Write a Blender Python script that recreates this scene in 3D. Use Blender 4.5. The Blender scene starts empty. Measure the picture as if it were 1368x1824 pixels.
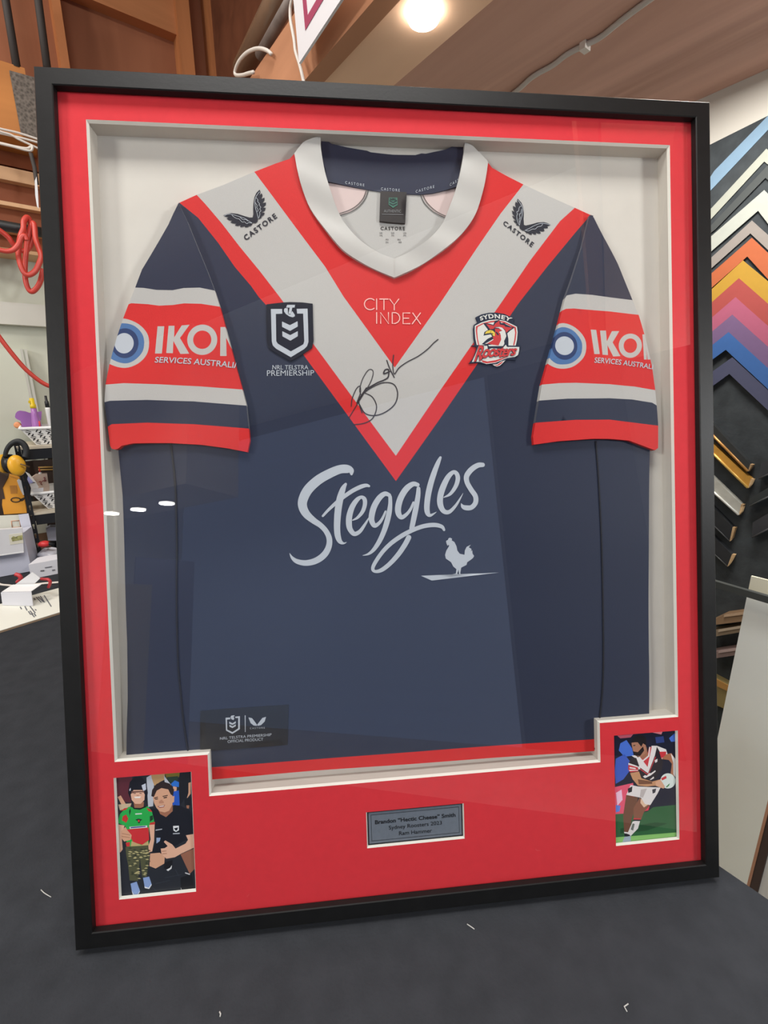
import bpy, math, random
import numpy as np
from mathutils import Vector, Matrix
from mathutils.geometry import delaunay_2d_cdt

random.seed(7)
SC = bpy.context.scene
COL = SC.collection
ZC = 1.60                      # camera height above the floor
FPX = 820.0                    # focal length in pixels of the 1368 x 1824 frame

# ------------------------------------------------------------------ camera
PITCH, ROLL = 0.25478283, 0.0082495
cp, sp, cr, sr = math.cos(PITCH), math.sin(PITCH), math.cos(ROLL), math.sin(ROLL)
RCAM = np.array([[cr, sr, 0], [-sr, cr, 0], [0, 0, 1]]) @ np.array([[1, 0, 0], [0, -sp, -cp], [0, cp, -sp]])
cam_d = bpy.data.cameras.new('camera')
cam_d.sensor_fit = 'VERTICAL'; cam_d.sensor_height = 36.0; cam_d.lens = FPX / 1824 * 36.0
cam_d.clip_start = 0.02
cam = bpy.data.objects.new('camera', cam_d); COL.objects.link(cam)
r_, d_, f_ = RCAM
cam.matrix_world = Matrix(((r_[0], -d_[0], -f_[0], 0), (r_[1], -d_[1], -f_[1], 0), (r_[2], -d_[2], -f_[2], ZC), (0, 0, 0, 1)))
SC.camera = cam

# ------------------------------------------------------------------ view, world, lights
SC.view_settings.view_transform = 'Standard'
SC.view_settings.look = 'None'
SC.view_settings.gamma = 1.0
SC.view_settings.use_curve_mapping = False
SC.view_settings.exposure = 0.22
W = bpy.data.worlds.new('world'); SC.world = W; W.use_nodes = True
W.node_tree.nodes['Background'].inputs[0].default_value = (0.80, 0.88, 1.0, 1)
W.node_tree.nodes['Background'].inputs[1].default_value = 0.25

YAW = math.radians(53.7)
AX = np.array([math.sin(YAW), math.cos(YAW), 0.0])     # room direction along the left-hand wall
BX = np.array([-AX[1], AX[0], 0.0])                    # room direction along the right-hand wall
def RM(a, b, z): return AX * a + BX * b + np.array([0, 0, z + ZC])
def area(name, a, b, z, sx, sy, power, color=(1, 1, 1), target=None, shape='RECTANGLE'):
    l = bpy.data.lights.new(name, 'AREA'); l.shape = shape; l.size = sx; l.size_y = sy
    l.energy = power; l.color = color
    o = bpy.data.objects.new(name, l); COL.objects.link(o)
    p = RM(a, b, z); o.location = p
    if target is None:
        o.rotation_euler = (0, 0, math.atan2(AX[1], AX[0]))
    else:
        o.rotation_euler = (Vector(target) - Vector(p)).to_track_quat('-Z', 'Y').to_euler()
    return o
o = area('overhead_fill', -.09, .13, 2.20, 1.6, .7, 60, (1.0, 0.98, 0.95)); o.rotation_euler = (0, 0, 0.0957)  # unseen overhead source, added as main light on the frame front
area('left_fill', -2.98, .33, 1.15, .7, .5, 46, (1.0, 0.99, 0.97), target=(0, .5, 1.45))  # unseen fill added at the left, kept clear of the glass reflections
area('right_fill', 1.55, -2.15, .62, .5, .3, 42, (0.97, 0.99, 1.0), target=(0, .5, 1.5))  # matching unseen fill added at the right
area('loft_fill', -1.3, 1.9, 2.15, .9, .6, 34, (1.0, 0.94, 0.86))  # unseen fill added to lift the upper left timbers
area('aisle_fill', 1.25, 0.45, 0.80, 0.3, 0.3, 13.0, (1.0, 0.97, 0.93))  # unseen fill added to brighten the samples and boards on the right

# ------------------------------------------------------------------ pixel rays, planes
CAMP = np.array([0, 0, ZC])
def ray(x, y):
    d = RCAM.T @ np.array([x - 684.0, y - 912.0, FPX]); return d / np.linalg.norm(d)
def onA(x, y, b):  d = ray(x, y); return CAMP + d * (b / (d @ BX))       # plane parallel to the left-hand wall
def onB(x, y, a):  d = ray(x, y); return CAMP + d * (a / (d @ AX))       # plane parallel to the right-hand wall
def onZ(x, y, z):  d = ray(x, y); return CAMP + d * (z / d[2])           # horizontal plane, z from the camera
def toroom(p): q = np.array(p) - CAMP; return np.array([q @ AX, q @ BX, q[2]])
def Z(ox, oy, s, pts): return [(ox + p[0] / s, oy + p[1] / s) + tuple(p[2:]) for p in pts]

# the leaning frame: local u right, v up, w toward the viewer
FYAW, LEAN = 0.0956872, 0.2313919
UX = np.array([math.cos(FYAW), math.sin(FYAW), 0.0]); _bk = np.array([-math.sin(FYAW), math.cos(FYAW), 0.0])
UY = np.array([0, 0, 1.0]) * math.cos(LEAN) + _bk * math.sin(LEAN)
UN = np.cross(UX, UY)
FBL = np.array([-0.40457387, 0.43447059, -0.6977477]) + CAMP
FW, FH, FD = 0.900, 1.1217, 0.046
def L(u, v, w=0.0): return FBL + UX * u + UY * v + UN * w
def PL(x, y, w):                                        # picture point -> (u, v) on the plane at depth w
    d = ray(x, y); t = (UN @ (FBL - CAMP) + w) / (UN @ d); q = CAMP + d * t - FBL
    return (q @ UX, q @ UY)
ZT = -0.6977477 - FD * UN[2] - 0.0005                   # table top (from the camera)

# ------------------------------------------------------------------ materials
def lin(c):
    return tuple(((v / 255) / 12.92 if v / 255 <= 0.04045 else ((v / 255 + 0.055) / 1.055) ** 2.4) for v in c)
_M = {}
def mat(name, rgb, rough=0.6, metal=0.0, noise=0.0, scale=40.0, bump=0.0, bscale=300.0, spec=0.5, sheen=0.0, emit=0.0, stretch=None, alpha=None):
    if name in _M: return _M[name]
    m = bpy.data.materials.new(name); m.use_nodes = True; nt = m.node_tree; b = nt.nodes['Principled BSDF']
    c = lin(rgb); b.inputs['Base Color'].default_value = (*c, 1); b.inputs['Roughness'].default_value = rough
    b.inputs['Metallic'].default_value = metal; b.inputs['Specular IOR Level'].default_value = spec
    if sheen: b.inputs['Sheen Weight'].default_value = sheen
    if emit:
        b.inputs['Emission Color'].default_value = (*c, 1); b.inputs['Emission Strength'].default_value = emit
    m.diffuse_color = (*c, 1)
    tc = nt.nodes.new('ShaderNodeTexCoord'); mp = nt.nodes.new('ShaderNodeMapping')
    nt.links.new(tc.outputs['Object'], mp.inputs['Vector'])
    if stretch: mp.inputs['Scale'].default_value = stretch
    if noise:
        n = nt.nodes.new('ShaderNodeTexNoise'); n.inputs['Scale'].default_value = scale; n.inputs['Detail'].default_value = 6
        nt.links.new(mp.outputs[0], n.inputs['Vector'])
        r = nt.nodes.new('ShaderNodeValToRGB'); r.color_ramp.elements[0].position = 0.3; r.color_ramp.elements[1].position = 0.7
        r.color_ramp.elements[0].color = (*[v * (1 - noise) for v in c], 1); r.color_ramp.elements[1].color = (*[min(1, v * (1 + noise)) for v in c], 1)
        nt.links.new(n.outputs['Fac'], r.inputs[0]); nt.links.new(r.outputs[0], b.inputs['Base Color'])
    if bump:
        n2 = nt.nodes.new('ShaderNodeTexNoise'); n2.inputs['Scale'].default_value = bscale; n2.inputs['Detail'].default_value = 3
        nt.links.new(mp.outputs[0], n2.inputs['Vector'])
        bp = nt.nodes.new('ShaderNodeBump'); bp.inputs['Strength'].default_value = bump; bp.inputs['Distance'].default_value = 0.002
        nt.links.new(n2.outputs['Fac'], bp.inputs['Height']); nt.links.new(bp.outputs[0], b.inputs['Normal'])
    _M[name] = m; return m
def wood(name, rgb, along=(1, 0, 0), rough=0.6, contrast=0.35, scale=9.0):
    """timber: rings stretched along the grain direction (world axis of the piece)"""
    if name in _M: return _M[name]
    m = bpy.data.materials.new(name); m.use_nodes = True; nt = m.node_tree; b = nt.nodes['Principled BSDF']
    c = lin(rgb); b.inputs['Roughness'].default_value = rough; b.inputs['Specular IOR Level'].default_value = 0.25
    tc = nt.nodes.new('ShaderNodeTexCoord'); mp = nt.nodes.new('ShaderNodeMapping')
    x = Vector(along).normalized(); q = Vector((1, 0, 0)).rotation_difference(x)
    mp.vector_type = 'TEXTURE'; mp.inputs['Rotation'].default_value = q.to_euler(); mp.inputs['Scale'].default_value = (12, 1, 1)
    nt.links.new(tc.outputs['Object'], mp.inputs['Vector'])
    n = nt.nodes.new('ShaderNodeTexNoise'); n.inputs['Scale'].default_value = scale; n.inputs['Detail'].default_value = 8; n.inputs['Distortion'].default_value = 1.2
    nt.links.new(mp.outputs[0], n.inputs['Vector'])
    r = nt.nodes.new('ShaderNodeValToRGB'); r.color_ramp.elements[0].position = 0.32; r.color_ramp.elements[1].position = 0.66
    r.color_ramp.elements[0].color = (c[0] * (1 - contrast), c[1] * (1 - contrast * 1.15), c[2] * (1 - contrast * 1.25), 1)
    r.color_ramp.elements[1].color = (min(1, c[0] * (1 + contrast * .5)), min(1, c[1] * (1 + contrast * .5)), min(1, c[2] * (1 + contrast * .5)), 1)
    nt.links.new(n.outputs['Fac'], r.inputs[0]); nt.links.new(r.outputs[0], b.inputs['Base Color'])
    m.diffuse_color = (*c, 1); _M[name] = m; return m
def glass_mat():
    m = bpy.data.materials.new('clear_glazing'); m.use_nodes = True; nt = m.node_tree
    for n in list(nt.nodes): nt.nodes.remove(n)
    out = nt.nodes.new('ShaderNodeOutputMaterial'); mix = nt.nodes.new('ShaderNodeMixShader')
    fr = nt.nodes.new('ShaderNodeFresnel'); fr.inputs['IOR'].default_value = 1.5
    mul = nt.nodes.new('ShaderNodeMath'); mul.operation = 'MULTIPLY'; mul.inputs[1].default_value = 1.7; mul.use_clamp = True
    tr = nt.nodes.new('ShaderNodeBsdfTransparent'); tr.inputs[0].default_value = (0.985, 0.99, 0.985, 1)
    gl = nt.nodes.new('ShaderNodeBsdfGlossy'); gl.inputs['Roughness'].default_value = 0.0
    ge = nt.nodes.new('ShaderNodeNewGeometry'); mr = nt.nodes.new('ShaderNodeMapRange')      # same reflectance seen from either side
    mr.inputs['To Min'].default_value = 1.5; mr.inputs['To Max'].default_value = 1 / 1.5
    nt.links.new(ge.outputs['Backfacing'], mr.inputs['Value']); nt.links.new(mr.outputs[0], fr.inputs['IOR'])
    nt.links.new(fr.outputs[0], mul.inputs[0]); nt.links.new(mul.outputs[0], mix.inputs[0])
    nt.links.new(tr.outputs[0], mix.inputs[1]); nt.links.new(gl.outputs[0], mix.inputs[2]); nt.links.new(mix.outputs[0], out.inputs[0])
    m.diffuse_color = (.8, .85, .85, .2); return m

# ------------------------------------------------------------------ mesh building
def tag(o, label=None, cat=None, group=None, kind=None):
    if label: o['label'] = label
    if cat: o['category'] = cat
    if group: o['group'] = group
    if kind: o['kind'] = kind
    return o
def thing(name, at, label, cat, group=None):
    e = bpy.data.objects.new(name, None); e.empty_display_size = 0.05; e.location = at; COL.objects.link(e)
    return tag(e, label, cat, group)
def mats_of(m): return m if isinstance(m, (list, tuple)) else [m]
def origin_of(parent):
    o = np.zeros(3); p = parent
    while p is not None: o = o + np.array(p.location); p = p.parent
    return o
class MB:
    def __init__(self): self.v = []; self.f = []; self.m = []; self.s = []
    def add(self, vs, fs, mi=0, smooth=False):
        k = len(self.v); self.v += [tuple(map(float, p)) for p in vs]
        for f in fs: self.f.append([i + k for i in f]); self.m.append(mi); self.s.append(smooth)
        return self
    def quad(self, a, b, c, d, mi=0): return self.add([a, b, c, d], [[0, 1, 2, 3]], mi)
    def hexa(self, P, mi=0):
        """8 corners: 4 of one face, then the 4 opposite"""
        return self.add(P, [[0, 3, 2, 1], [4, 5, 6, 7], [0, 1, 5, 4], [1, 2, 6, 5], [2, 3, 7, 6], [3, 0, 4, 7]], mi)
    def rbox(self, a0, a1, b0, b1, z0, z1, mi=0):          # box in room axes
        return self.hexa([RM(a0, b0, z0), RM(a1, b0, z0), RM(a1, b1, z0), RM(a0, b1, z0), RM(a0, b0, z1), RM(a1, b0, z1), RM(a1, b1, z1), RM(a0, b1, z1)], mi)
    def prism(self, poly, ext, mi=0, mside=None):
        n = len(poly); ext = np.array(ext); Q = [np.array(p) + ext for p in poly]
        self.add(list(poly), [list(range(n))], mi); self.add(Q, [list(range(n))[::-1]], mi)
        for i in range(n):
            j = (i + 1) % n; self.add([poly[i], poly[j], Q[j], Q[i]], [[0, 3, 2, 1]], mi if mside is None else mside)
        return self
    def tube(self, pts, r, n=10, mi=0, caps=True):
        P = [np.array(p, float) for p in pts]; k = len(P); rs = r if isinstance(r, (list, tuple)) else [r] * k
        vs = []; prev = None
        for i in range(k):
            t = P[min(i + 1, k - 1)] - P[max(i - 1, 0)]; t = t / (np.linalg.norm(t) + 1e-12)
            if prev is None:
                ref = np.array([0, 0, 1.0]) if abs(t[2]) < 0.9 else np.array([1.0, 0, 0]); x = np.cross(t, ref)
            else: x = prev - t * (prev @ t)
            x = x / (np.linalg.norm(x) + 1e-12); prev = x; y = np.cross(t, x)
            for j in range(n):
                an = 2 * math.pi * j / n; vs.append(P[i] + (x * math.cos(an) + y * math.sin(an)) * rs[i])
        fs = [[i * n + j, i * n + (j + 1) % n, (i + 1) * n + (j + 1) % n, (i + 1) * n + j] for i in range(k - 1) for j in range(n)]
        if caps: fs += [list(range(n))[::-1], [(k - 1) * n + j for j in range(n)]]
        return self.add(vs, fs, mi, True)
    def lathe(self, base, prof, n=20, mi=0, axis=(0, 0, 1)):
        """prof: (height, radius) along axis from base"""
        A = np.array(axis, float); A /= np.linalg.norm(A)
        pts = [np.array(base) + A * h for h, _ in prof]
        x = np.cross(A, [0.3, 1, 0.2]); x /= np.linalg.norm(x); y = np.cross(A, x); vs = []
        for (h, r), p in zip(prof, pts):
            for j in range(n):
                an = 2 * math.pi * j / n; vs.append(p + (x * math.cos(an) + y * math.sin(an)) * max(r, 1e-5))
        k = len(prof)
        fs = [[i * n + j, i * n + (j + 1) % n, (i + 1) * n + (j + 1) % n, (i + 1) * n + j] for i in range(k - 1) for j in range(n)]
        fs += [list(range(n))[::-1], [(k - 1) * n + j for j in range(n)]]
        return self.add(vs, fs, mi, True)
    def blob(self, c, rx, ry, rz, mi=0, n=14, k=8, bumpy=0.0, ax=None):
        vs = []; E = ax or (np.array([1, 0, 0]), np.array([0, 1, 0]), np.array([0, 0, 1]))
        for i in range(k + 1):
            th = math.pi * i / k
            for j in range(n):
                ph = 2 * math.pi * j / n; q = 1 + bumpy * math.sin(3 * ph + 2 * th) * math.sin(2 * th + 1)
                vs.append(np.array(c) + E[0] * rx * q * math.sin(th) * math.cos(ph) + E[1] * ry * q * math.sin(th) * math.sin(ph) + E[2] * rz * q * math.cos(th))
        fs = [[i * n + j, i * n + (j + 1) % n, (i + 1) * n + (j + 1) % n, (i + 1) * n + j] for i in range(k) for j in range(n)]
        return self.add(vs, fs, mi, True)
    def build(self, name, ms, parent=None, bevel=0.0):
        V = np.array(self.v)
        if parent is not None: og = origin_of(parent)
        else:
            lo, hi = V.min(0), V.max(0); og = np.array([(lo[0] + hi[0]) / 2, (lo[1] + hi[1]) / 2, lo[2]])
        me = bpy.data.meshes.new(name); me.from_pydata([tuple(p) for p in V - og], [], self.f)
        for m in mats_of(ms): me.materials.append(m)
        me.polygons.foreach_set('material_index', self.m); me.polygons.foreach_set('use_smooth', self.s); me.validate(); me.update()
        o = bpy.data.objects.new(name, me); COL.objects.link(o)
        if parent is not None: o.parent = parent
        else: o.location = og
        if bevel:
            md = o.modifiers.new('bevel', 'BEVEL'); md.width = bevel; md.segments = 2; md.limit_method = 'ANGLE'
        return o
def struct(mb, name, ms): return tag(mb.build(name, ms), kind='structure')

def spline(pts, sub=8):
    P = [np.array(p, float) for p in pts]; out = []
    for i in range(len(P) - 1):
        p0, p1, p2, p3 = P[max(i - 1, 0)], P[i], P[i + 1], P[min(i + 2, len(P) - 1)]
        for k in range(sub):
            t = k / sub
            out.append(0.5 * ((2 * p1) + (-p0 + p2) * t + (2 * p0 - 5 * p1 + 4 * p2 - p3) * t * t + (-p0 + 3 * p1 - 3 * p2 + p3) * t ** 3))
    out.append(P[-1]); return out
def sclosed(pts, sub=4):
    n = len(pts); q = spline([pts[-1]] + list(pts) + [pts[0], pts[1]], sub)
    return [tuple(p) for p in q[sub:sub * (n + 1)]]
def circ(cx, cy, r, n=40, ry=None): return [(cx + r * math.cos(2 * math.pi * i / n), cy + (ry or r) * math.sin(2 * math.pi * i / n)) for i in range(n)]
def inside(pts, poly):
    P = np.asarray(poly, float); x, y = pts[:, 0], pts[:, 1]; r = np.zeros(len(pts), bool); n = len(P)
    for i in range(n):
        x0, y0 = P[i]; x1, y1 = P[(i + 1) % n]
        if y0 == y1: continue
        c = ((y0 > y) != (y1 > y)) & (x < (x1 - x0) * (y - y0) / (y1 - y0) + x0); r ^= c
    return r
def patchwork(outline, layers, zf, grid=0.02, skirt=None, holes=(), mb=None, frame=L, smooth=True, back=None):
    """flat pattern piece: outline in (u, v); layers [(poly, mat index)], later ones on top; zf(u, v) gives the depth"""
    S = 1000.0; vs = []; es = []
    def put(poly):
        n = len(poly); k0 = len(vs); cnt = 0
        for i in range(n):
            p, q = np.array(poly[i][:2], float), np.array(poly[(i + 1) % n][:2], float); m = max(1, int(np.linalg.norm(q - p) / grid))
            for k in range(m): vs.append(Vector((p + (q - p) * k / m) * S)); cnt += 1
        for i in range(cnt): es.append((k0 + i, k0 + (i + 1) % cnt))
    put(outline)
    for h in holes: put(h)
    for pl, _ in layers: put(pl)
    O = np.array([p[:2] for p in outline], float); lo, hi = O.min(0), O.max(0)
    if max(hi - lo) > 2 * grid:
        gx, gy = np.meshgrid(np.arange(lo[0] + grid / 2, hi[0], grid), np.arange(lo[1] + grid / 2, hi[1], grid))
        gp = np.stack([gx.ravel(), gy.ravel()], 1); gp = gp[inside(gp, O)]
        for p in gp: vs.append(Vector(p * S))
    V, _, F, *_ = delaunay_2d_cdt(vs, es, [], 0, 1e-3)
    V = np.array([tuple(p) for p in V]) / S; F = np.array([list(f) for f in F])
    cen = V[F].mean(1); keep = inside(cen, O)
    for h in holes: keep &= ~inside(cen, np.array([p[:2] for p in h]))
    F = F[keep]; cen = cen[keep]; mi = np.zeros(len(F), int)
    for pl, m in layers: mi[inside(cen, np.array([p[:2] for p in pl]))] = m
    mb = mb or MB()
    P = [frame(u, v, zf(u, v)) for u, v in V]
    k = len(mb.v); mb.v += [tuple(p) for p in P]
    for f, m in zip(F, mi):
        a, b, c = V[f]; fl = list(f)
        if (b[0] - a[0]) * (c[1] - a[1]) - (b[1] - a[1]) * (c[0] - a[0]) < 0: fl = fl[::-1]
        mb.f.append([int(i) + k for i in fl]); mb.m.append(int(m)); mb.s.append(smooth)
    if skirt is not None:
        cnt = {}
        for f, m in zip(F, mi):
            for i in range(3):
                e = (int(f[i]), int(f[(i + 1) % 3])); key = tuple(sorted(e)); cnt.setdefault(key, []).append((e, m))
        for key, l in cnt.items():
            if len(l) == 1:
                (i, j), m = l[0]
                a, b = frame(*V[i], zf(*V[i])), frame(*V[j], zf(*V[j])); c, d = frame(*V[j], skirt), frame(*V[i], skirt)
                mb.add([a, d, c, b], [[0, 1, 2, 3]], int(m), False)
    return mb
def strokes(paths, zf, off, mb=None, mi=0, w0=-0.026, sub=8, sharp=False, frame=L):
    """ribbon strokes in picture points (x, y, width) laid on the surface zf"""
    mb = mb or MB()
    for n_, path in enumerate(paths):
        P = [np.array(p, float) for p in path] if sharp else spline(path, sub)
        o = off + n_ * 0.00002
        Q = []; 
        for x, y, w in P:
            c = np.array(PL(x, y, w0)); e = np.array(PL(x + 1, y, w0)); Q.append((c, w * np.linalg.norm(e - c) / 2))
        k = len(Q); vs = []
        for i in range(k):
            t = Q[min(i + 1, k - 1)][0] - Q[max(i - 1, 0)][0]; t = t / (np.linalg.norm(t) + 1e-12); nn = np.array([-t[1], t[0]])
            for s_ in (1, -1):
                u, v = Q[i][0] + nn * Q[i][1] * s_; vs.append(frame(u, v, zf(u, v) + o))
        mb.add(vs, [[2 * i, 2 * i + 1, 2 * i + 3, 2 * i + 2] for i in range(k - 1)], mi)
        for (c, r), sgn in ((Q[0], 1), (Q[-1], 1)):
            if r > 0.0003:
                pts = [frame(*(c + r * np.array([math.cos(a), math.sin(a)])), zf(*c) + o) for a in np.linspace(0, 2 * math.pi, 14, endpoint=False)]
                mb.add(pts, [list(range(14))], mi)
        if sharp:
            for c, r in Q[1:-1]:
                pts = [frame(*(c + r * np.array([math.cos(a), math.sin(a)])), zf(*c) + o) for a in np.linspace(0, 2 * math.pi, 10, endpoint=False)]
                mb.add(pts, [list(range(10))], mi)
    return mb
_TXT = {}
def glyphs(s, bold=0.0, spacing=1.0):
    key = (s, bold, spacing)
    if key in _TXT: return _TXT[key]
    cu = bpy.data.curves.new('lettering_outline', 'FONT'); cu.body = s; cu.size = 1.0; cu.offset = bold; cu.space_character = spacing; cu.resolution_u = 3
    ob = bpy.data.objects.new('lettering_outline', cu); COL.objects.link(ob)
    dg = bpy.context.evaluated_depsgraph_get(); me = ob.evaluated_get(dg).to_mesh()
    v = np.array([p.co[:2] for p in me.vertices]); f = [list(p.vertices) for p in me.polygons]
    ob.evaluated_get(dg).to_mesh_clear(); bpy.data.objects.remove(ob); bpy.data.curves.remove(cu)
    _TXT[key] = (v, f); return v, f
CAP = None
def text(s, quad, zf, off, mb=None, mi=0, w0=-0.026, bold=0.0, spacing=1.0, frame=L, locfn=None, curve=None):
    """lettering: quad = picture points of baseline-left, baseline-right, cap-right, cap-left"""
    global CAP
    if CAP is None: CAP = glyphs('H')[0][:, 1].max()
    mb = mb or MB(); v, f = glyphs(s, bold, spacing)
    x0, x1 = v[:, 0].min(), v[:, 0].max(); vs = []
    Q = [np.array(q, float) for q in quad] if quad else None
    loc = locfn or (lambda x, y: PL(x, y, w0))
    for x, y in v:
        a = (x - x0) / (x1 - x0); t = y / CAP
        if curve: p = curve(a, t)
        else: p = (Q[0] * (1 - a) + Q[1] * a) * (1 - t) + (Q[3] * (1 - a) + Q[2] * a) * t
        u, w = loc(*p); vs.append(frame(u, w, zf(u, w) + off))
    return mb.add(vs, f, mi)
def pl(pts, w): return [PL(p[0], p[1], w) for p in pts]

# ------------------------------------------------------------------ palette
WHITE_WALL = mat('painted_plaster', (198, 199, 182), 0.8, noise=0.03, scale=4)
BLACK_FRAME = mat('black_satin_wood', (18, 18, 18), 0.45, noise=0.15, scale=60, bump=0.04, bscale=250, spec=0.22)
MAT_RED = mat('red_mat_board', (208, 46, 55), 0.75, noise=0.03, scale=90, bump=0.05, bscale=900, spec=0.3)
MAT_CORE = mat('white_mat_core', (226, 224, 214), 0.8)
MOUNT = mat('white_mount_board', (200, 195, 186), 0.85, noise=0.02, scale=30)
NAVY = mat('navy_jersey_knit', (25, 34, 58), 0.62, noise=0.05, scale=700, bump=0.05, bscale=1500, sheen=0.25, spec=0.3)
JRED = mat('red_jersey_knit', (200, 36, 36), 0.6, noise=0.04, scale=700, bump=0.1, bscale=1500, spec=0.3)
JWHITE = mat('white_jersey_knit', (178, 176, 172), 0.65, noise=0.02, scale=700, bump=0.1, bscale=1500, spec=0.3)
JPINK = mat('inside_out_red_knit', (204, 184, 180), 0.7, spec=0.3)
PRINT = mat('white_print', (178, 184, 191), 0.55, spec=0.3)
PRINT_NAVY = mat('navy_print', (26, 29, 42), 0.55, spec=0.3)
INK = mat('black_marker_ink', (42, 36, 40), 0.45)
GREY_PRINT = mat('grey_print', (120, 122, 124), 0.6)

# ------------------------------------------------------------------ setting
A0, A1, B0, B1, FZ, RZ, CZ = -4.8, 1.70, -3.6, 2.80, -1.60, 2.28, 0.82
FLOOR = mat('grey_concrete', (176, 170, 162), 0.7, noise=0.15, scale=6)
struct(MB().rbox(A0 - .1, A1 + .1, B0 - .1, B1 + .1, FZ - .1, FZ), 'floor', FLOOR)
RED_CEIL = wood('red_brown_ceiling_boards', (206, 164, 146), BX, 0.6, 0.2, 7)
ROOF = wood('dark_roof_boards', (110, 66, 44), AX, 0.8, 0.25, 6)
PLY = wood('brown_lining_ply', (152, 98, 70), (0, 0, 1), 0.75, 0.22, 5)
struct(MB().rbox(0.745, A1 + .1, -1.3, B1 + .1, CZ, CZ + .05), 'ceiling', RED_CEIL)
struct(MB().rbox(A0 - .1, A1 + .1, B0 - .1, -1.6, RZ, RZ + .06), 'ceiling_rear', mat('white_ceiling_paint', (205, 203, 196), 0.85))
struct(MB().rbox(A0 - .1, A1 + .1, -1.6, B1 + .1, RZ, RZ + .06), 'ceiling_loft', ROOF)
struct(MB().rbox(0.98, 1.01, -1.3, B1, CZ + .05, RZ), 'wall_loft', ROOF)
# left-hand wall: white below, brown lining above
zl = toroom(onA(38, 447, B1))[2]
struct(MB().rbox(A0 - .1, A1 + .1, B1, B1 + .1, FZ, zl), 'wall_left', WHITE_WALL)
struct(MB().rbox(A0 - .1, A1 + .1, B1, B1 + .1, zl, RZ), 'wall_left_upper', PLY)
struct(MB().rbox(A1, A1 + .1, B0, B1, FZ, RZ), 'wall_right', mat('painted_plaster_warm', (206, 201, 190), 0.8, noise=0.03, scale=4))
struct(MB().rbox(A0 - .1, A0, B0, B1, FZ, RZ), 'wall_far_left', mat('painted_plaster_side', (206, 206, 198), 0.85))
struct(MB().rbox(A0, A1, B0 - .1, B0, FZ, RZ), 'wall_rear', mat('grey_plaster', (120, 124, 128), 0.85))
# unseen rear roller door, with glow added to brighten the glass reflection
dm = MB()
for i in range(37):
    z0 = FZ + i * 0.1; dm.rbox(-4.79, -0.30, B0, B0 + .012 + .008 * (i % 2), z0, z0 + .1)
struct(dm, 'glow_door', mat('door_added_glow', (150, 170, 206), 0.55, emit=0.46))
struct(MB().rbox(-.26, 0.98, B0, B0 + .03, FZ, 2.1), 'trim_1', mat('black_felt_panel', (30, 30, 32), 0.9))
# bulkhead band along the white wall
z5a, z5b = toroom(onA(38, 540, B1 - .05))[2], toroom(onA(38, 579, B1 - .05))[2]
struct(MB().rbox(A0, A1, B1 - .05, B1, z5b, z5a), 'trim_2', mat('grey_painted_band', (196, 193, 182), 0.8))
# studs and nogging of the upper wall
STUD = wood('orange_pine_stud', (190, 124, 78), (0, 0, 1), 0.6, 0.22, 7)
STUDH = wood('orange_pine_rail', (190, 128, 84), AX, 0.6, 0.22, 7)
def stud(name, x0, x1, xb0, xb1, yb, ms, b=B1 - .09, z1=RZ):
    al = toroom(onA(x0, 0, b))[0]; ar = toroom(onA(x1, 0, b))[0]
    return struct(MB().rbox(al, ar, b, B1, zl, z1), name, ms)
stud('trim_3', 91, 107, 0, 0, 0, STUD); stud('trim_4', 312, 336, 0, 0, 0, STUD); stud('trim_5', 368, 411, 0, 0, 0, STUD)
zr0 = toroom(onA(240, 31, B1 - .06))[2]; ar0 = toroom(onA(107, 0, B1 - .09))[0]; ar1 = toroom(onA(312, 0, B1 - .09))[0]
struct(MB().rbox(ar0, ar1, B1 - .06, B1, zr0, zr0 + .22), 'trim_6', STUDH)
# timber fascia stack between loft and white wall
BROWN = wood('brown_stained_board', (124, 68, 40), AX, 0.6, 0.25, 8); PALE = wood('pale_batten_pine', (206, 164, 124), AX, 0.6, 0.12, 8)
HONEY = wood('honey_pine_board', (196, 128, 66), AX, 0.55, 0.16, 5)
def zA(y, b, x=30): return toroom(onA(x, y, b))[2]
aend = toroom(onA(57, 200, 2.55))[0]
k = 7
for y0, y1, ms, b in ((245, 298, BROWN, 2.70), (301, 324, PALE, 2.66), (324, 366, BROWN, 2.70), (362, 369, PALE, 2.66), (369, 412, BROWN, 2.70), (411, 415, PALE, 2.66), (415, 444, BROWN, 2.70), (444, 450, PALE, 2.66)):
    struct(MB().rbox(A0, aend + .14, b, B1, zA(y1, b), zA(y0, b)), 'trim_%d' % k, ms); k += 1
struct(MB().rbox(A0, aend, 2.55, B1, zA(246, 2.55), zA(117, 2.55)), 'trim_%d' % k, HONEY); k += 1
# joists and soffit board over the right of the frame
JOIST = wood('light_pine_joist', (190, 136, 102), BX, 0.55, 0.2, 6)
struct(MB().rbox(.70, .745, -1.2, B1, .792, .955), 'trim_%d' % k, JOIST); k += 1
SOFF = wood('light_soffit_board', (246, 204, 170), BX, 0.5, 0.08, 5)
struct(MB().rbox(.752, .912, -1.2, B1, .80, .835), 'trim_%d' % k, SOFF); k += 1
# black felt covered display on the right-hand wall
FELT = mat('black_display_felt', (60, 64, 66), 0.95, noise=0.2, scale=25, bump=0.3, bscale=120, spec=0.1)
pt = [onB(1268, 256, 1.685), onB(1368, 206, 1.685)]; dp = pt[1] - pt[0]
top0 = pt[0] - dp * 2.5; top1 = pt[1] + dp * 2.0
low0 = top0.copy(); low0[2] = ZC + FZ; low1 = top1.copy(); low1[2] = ZC + FZ
o = MB().prism([top0, top1, low1, low0], AX * .014).build('display_panel', FELT)
tag(o, 'tall black felt display panel covering the right wall below white plaster', 'display panel')

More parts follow.
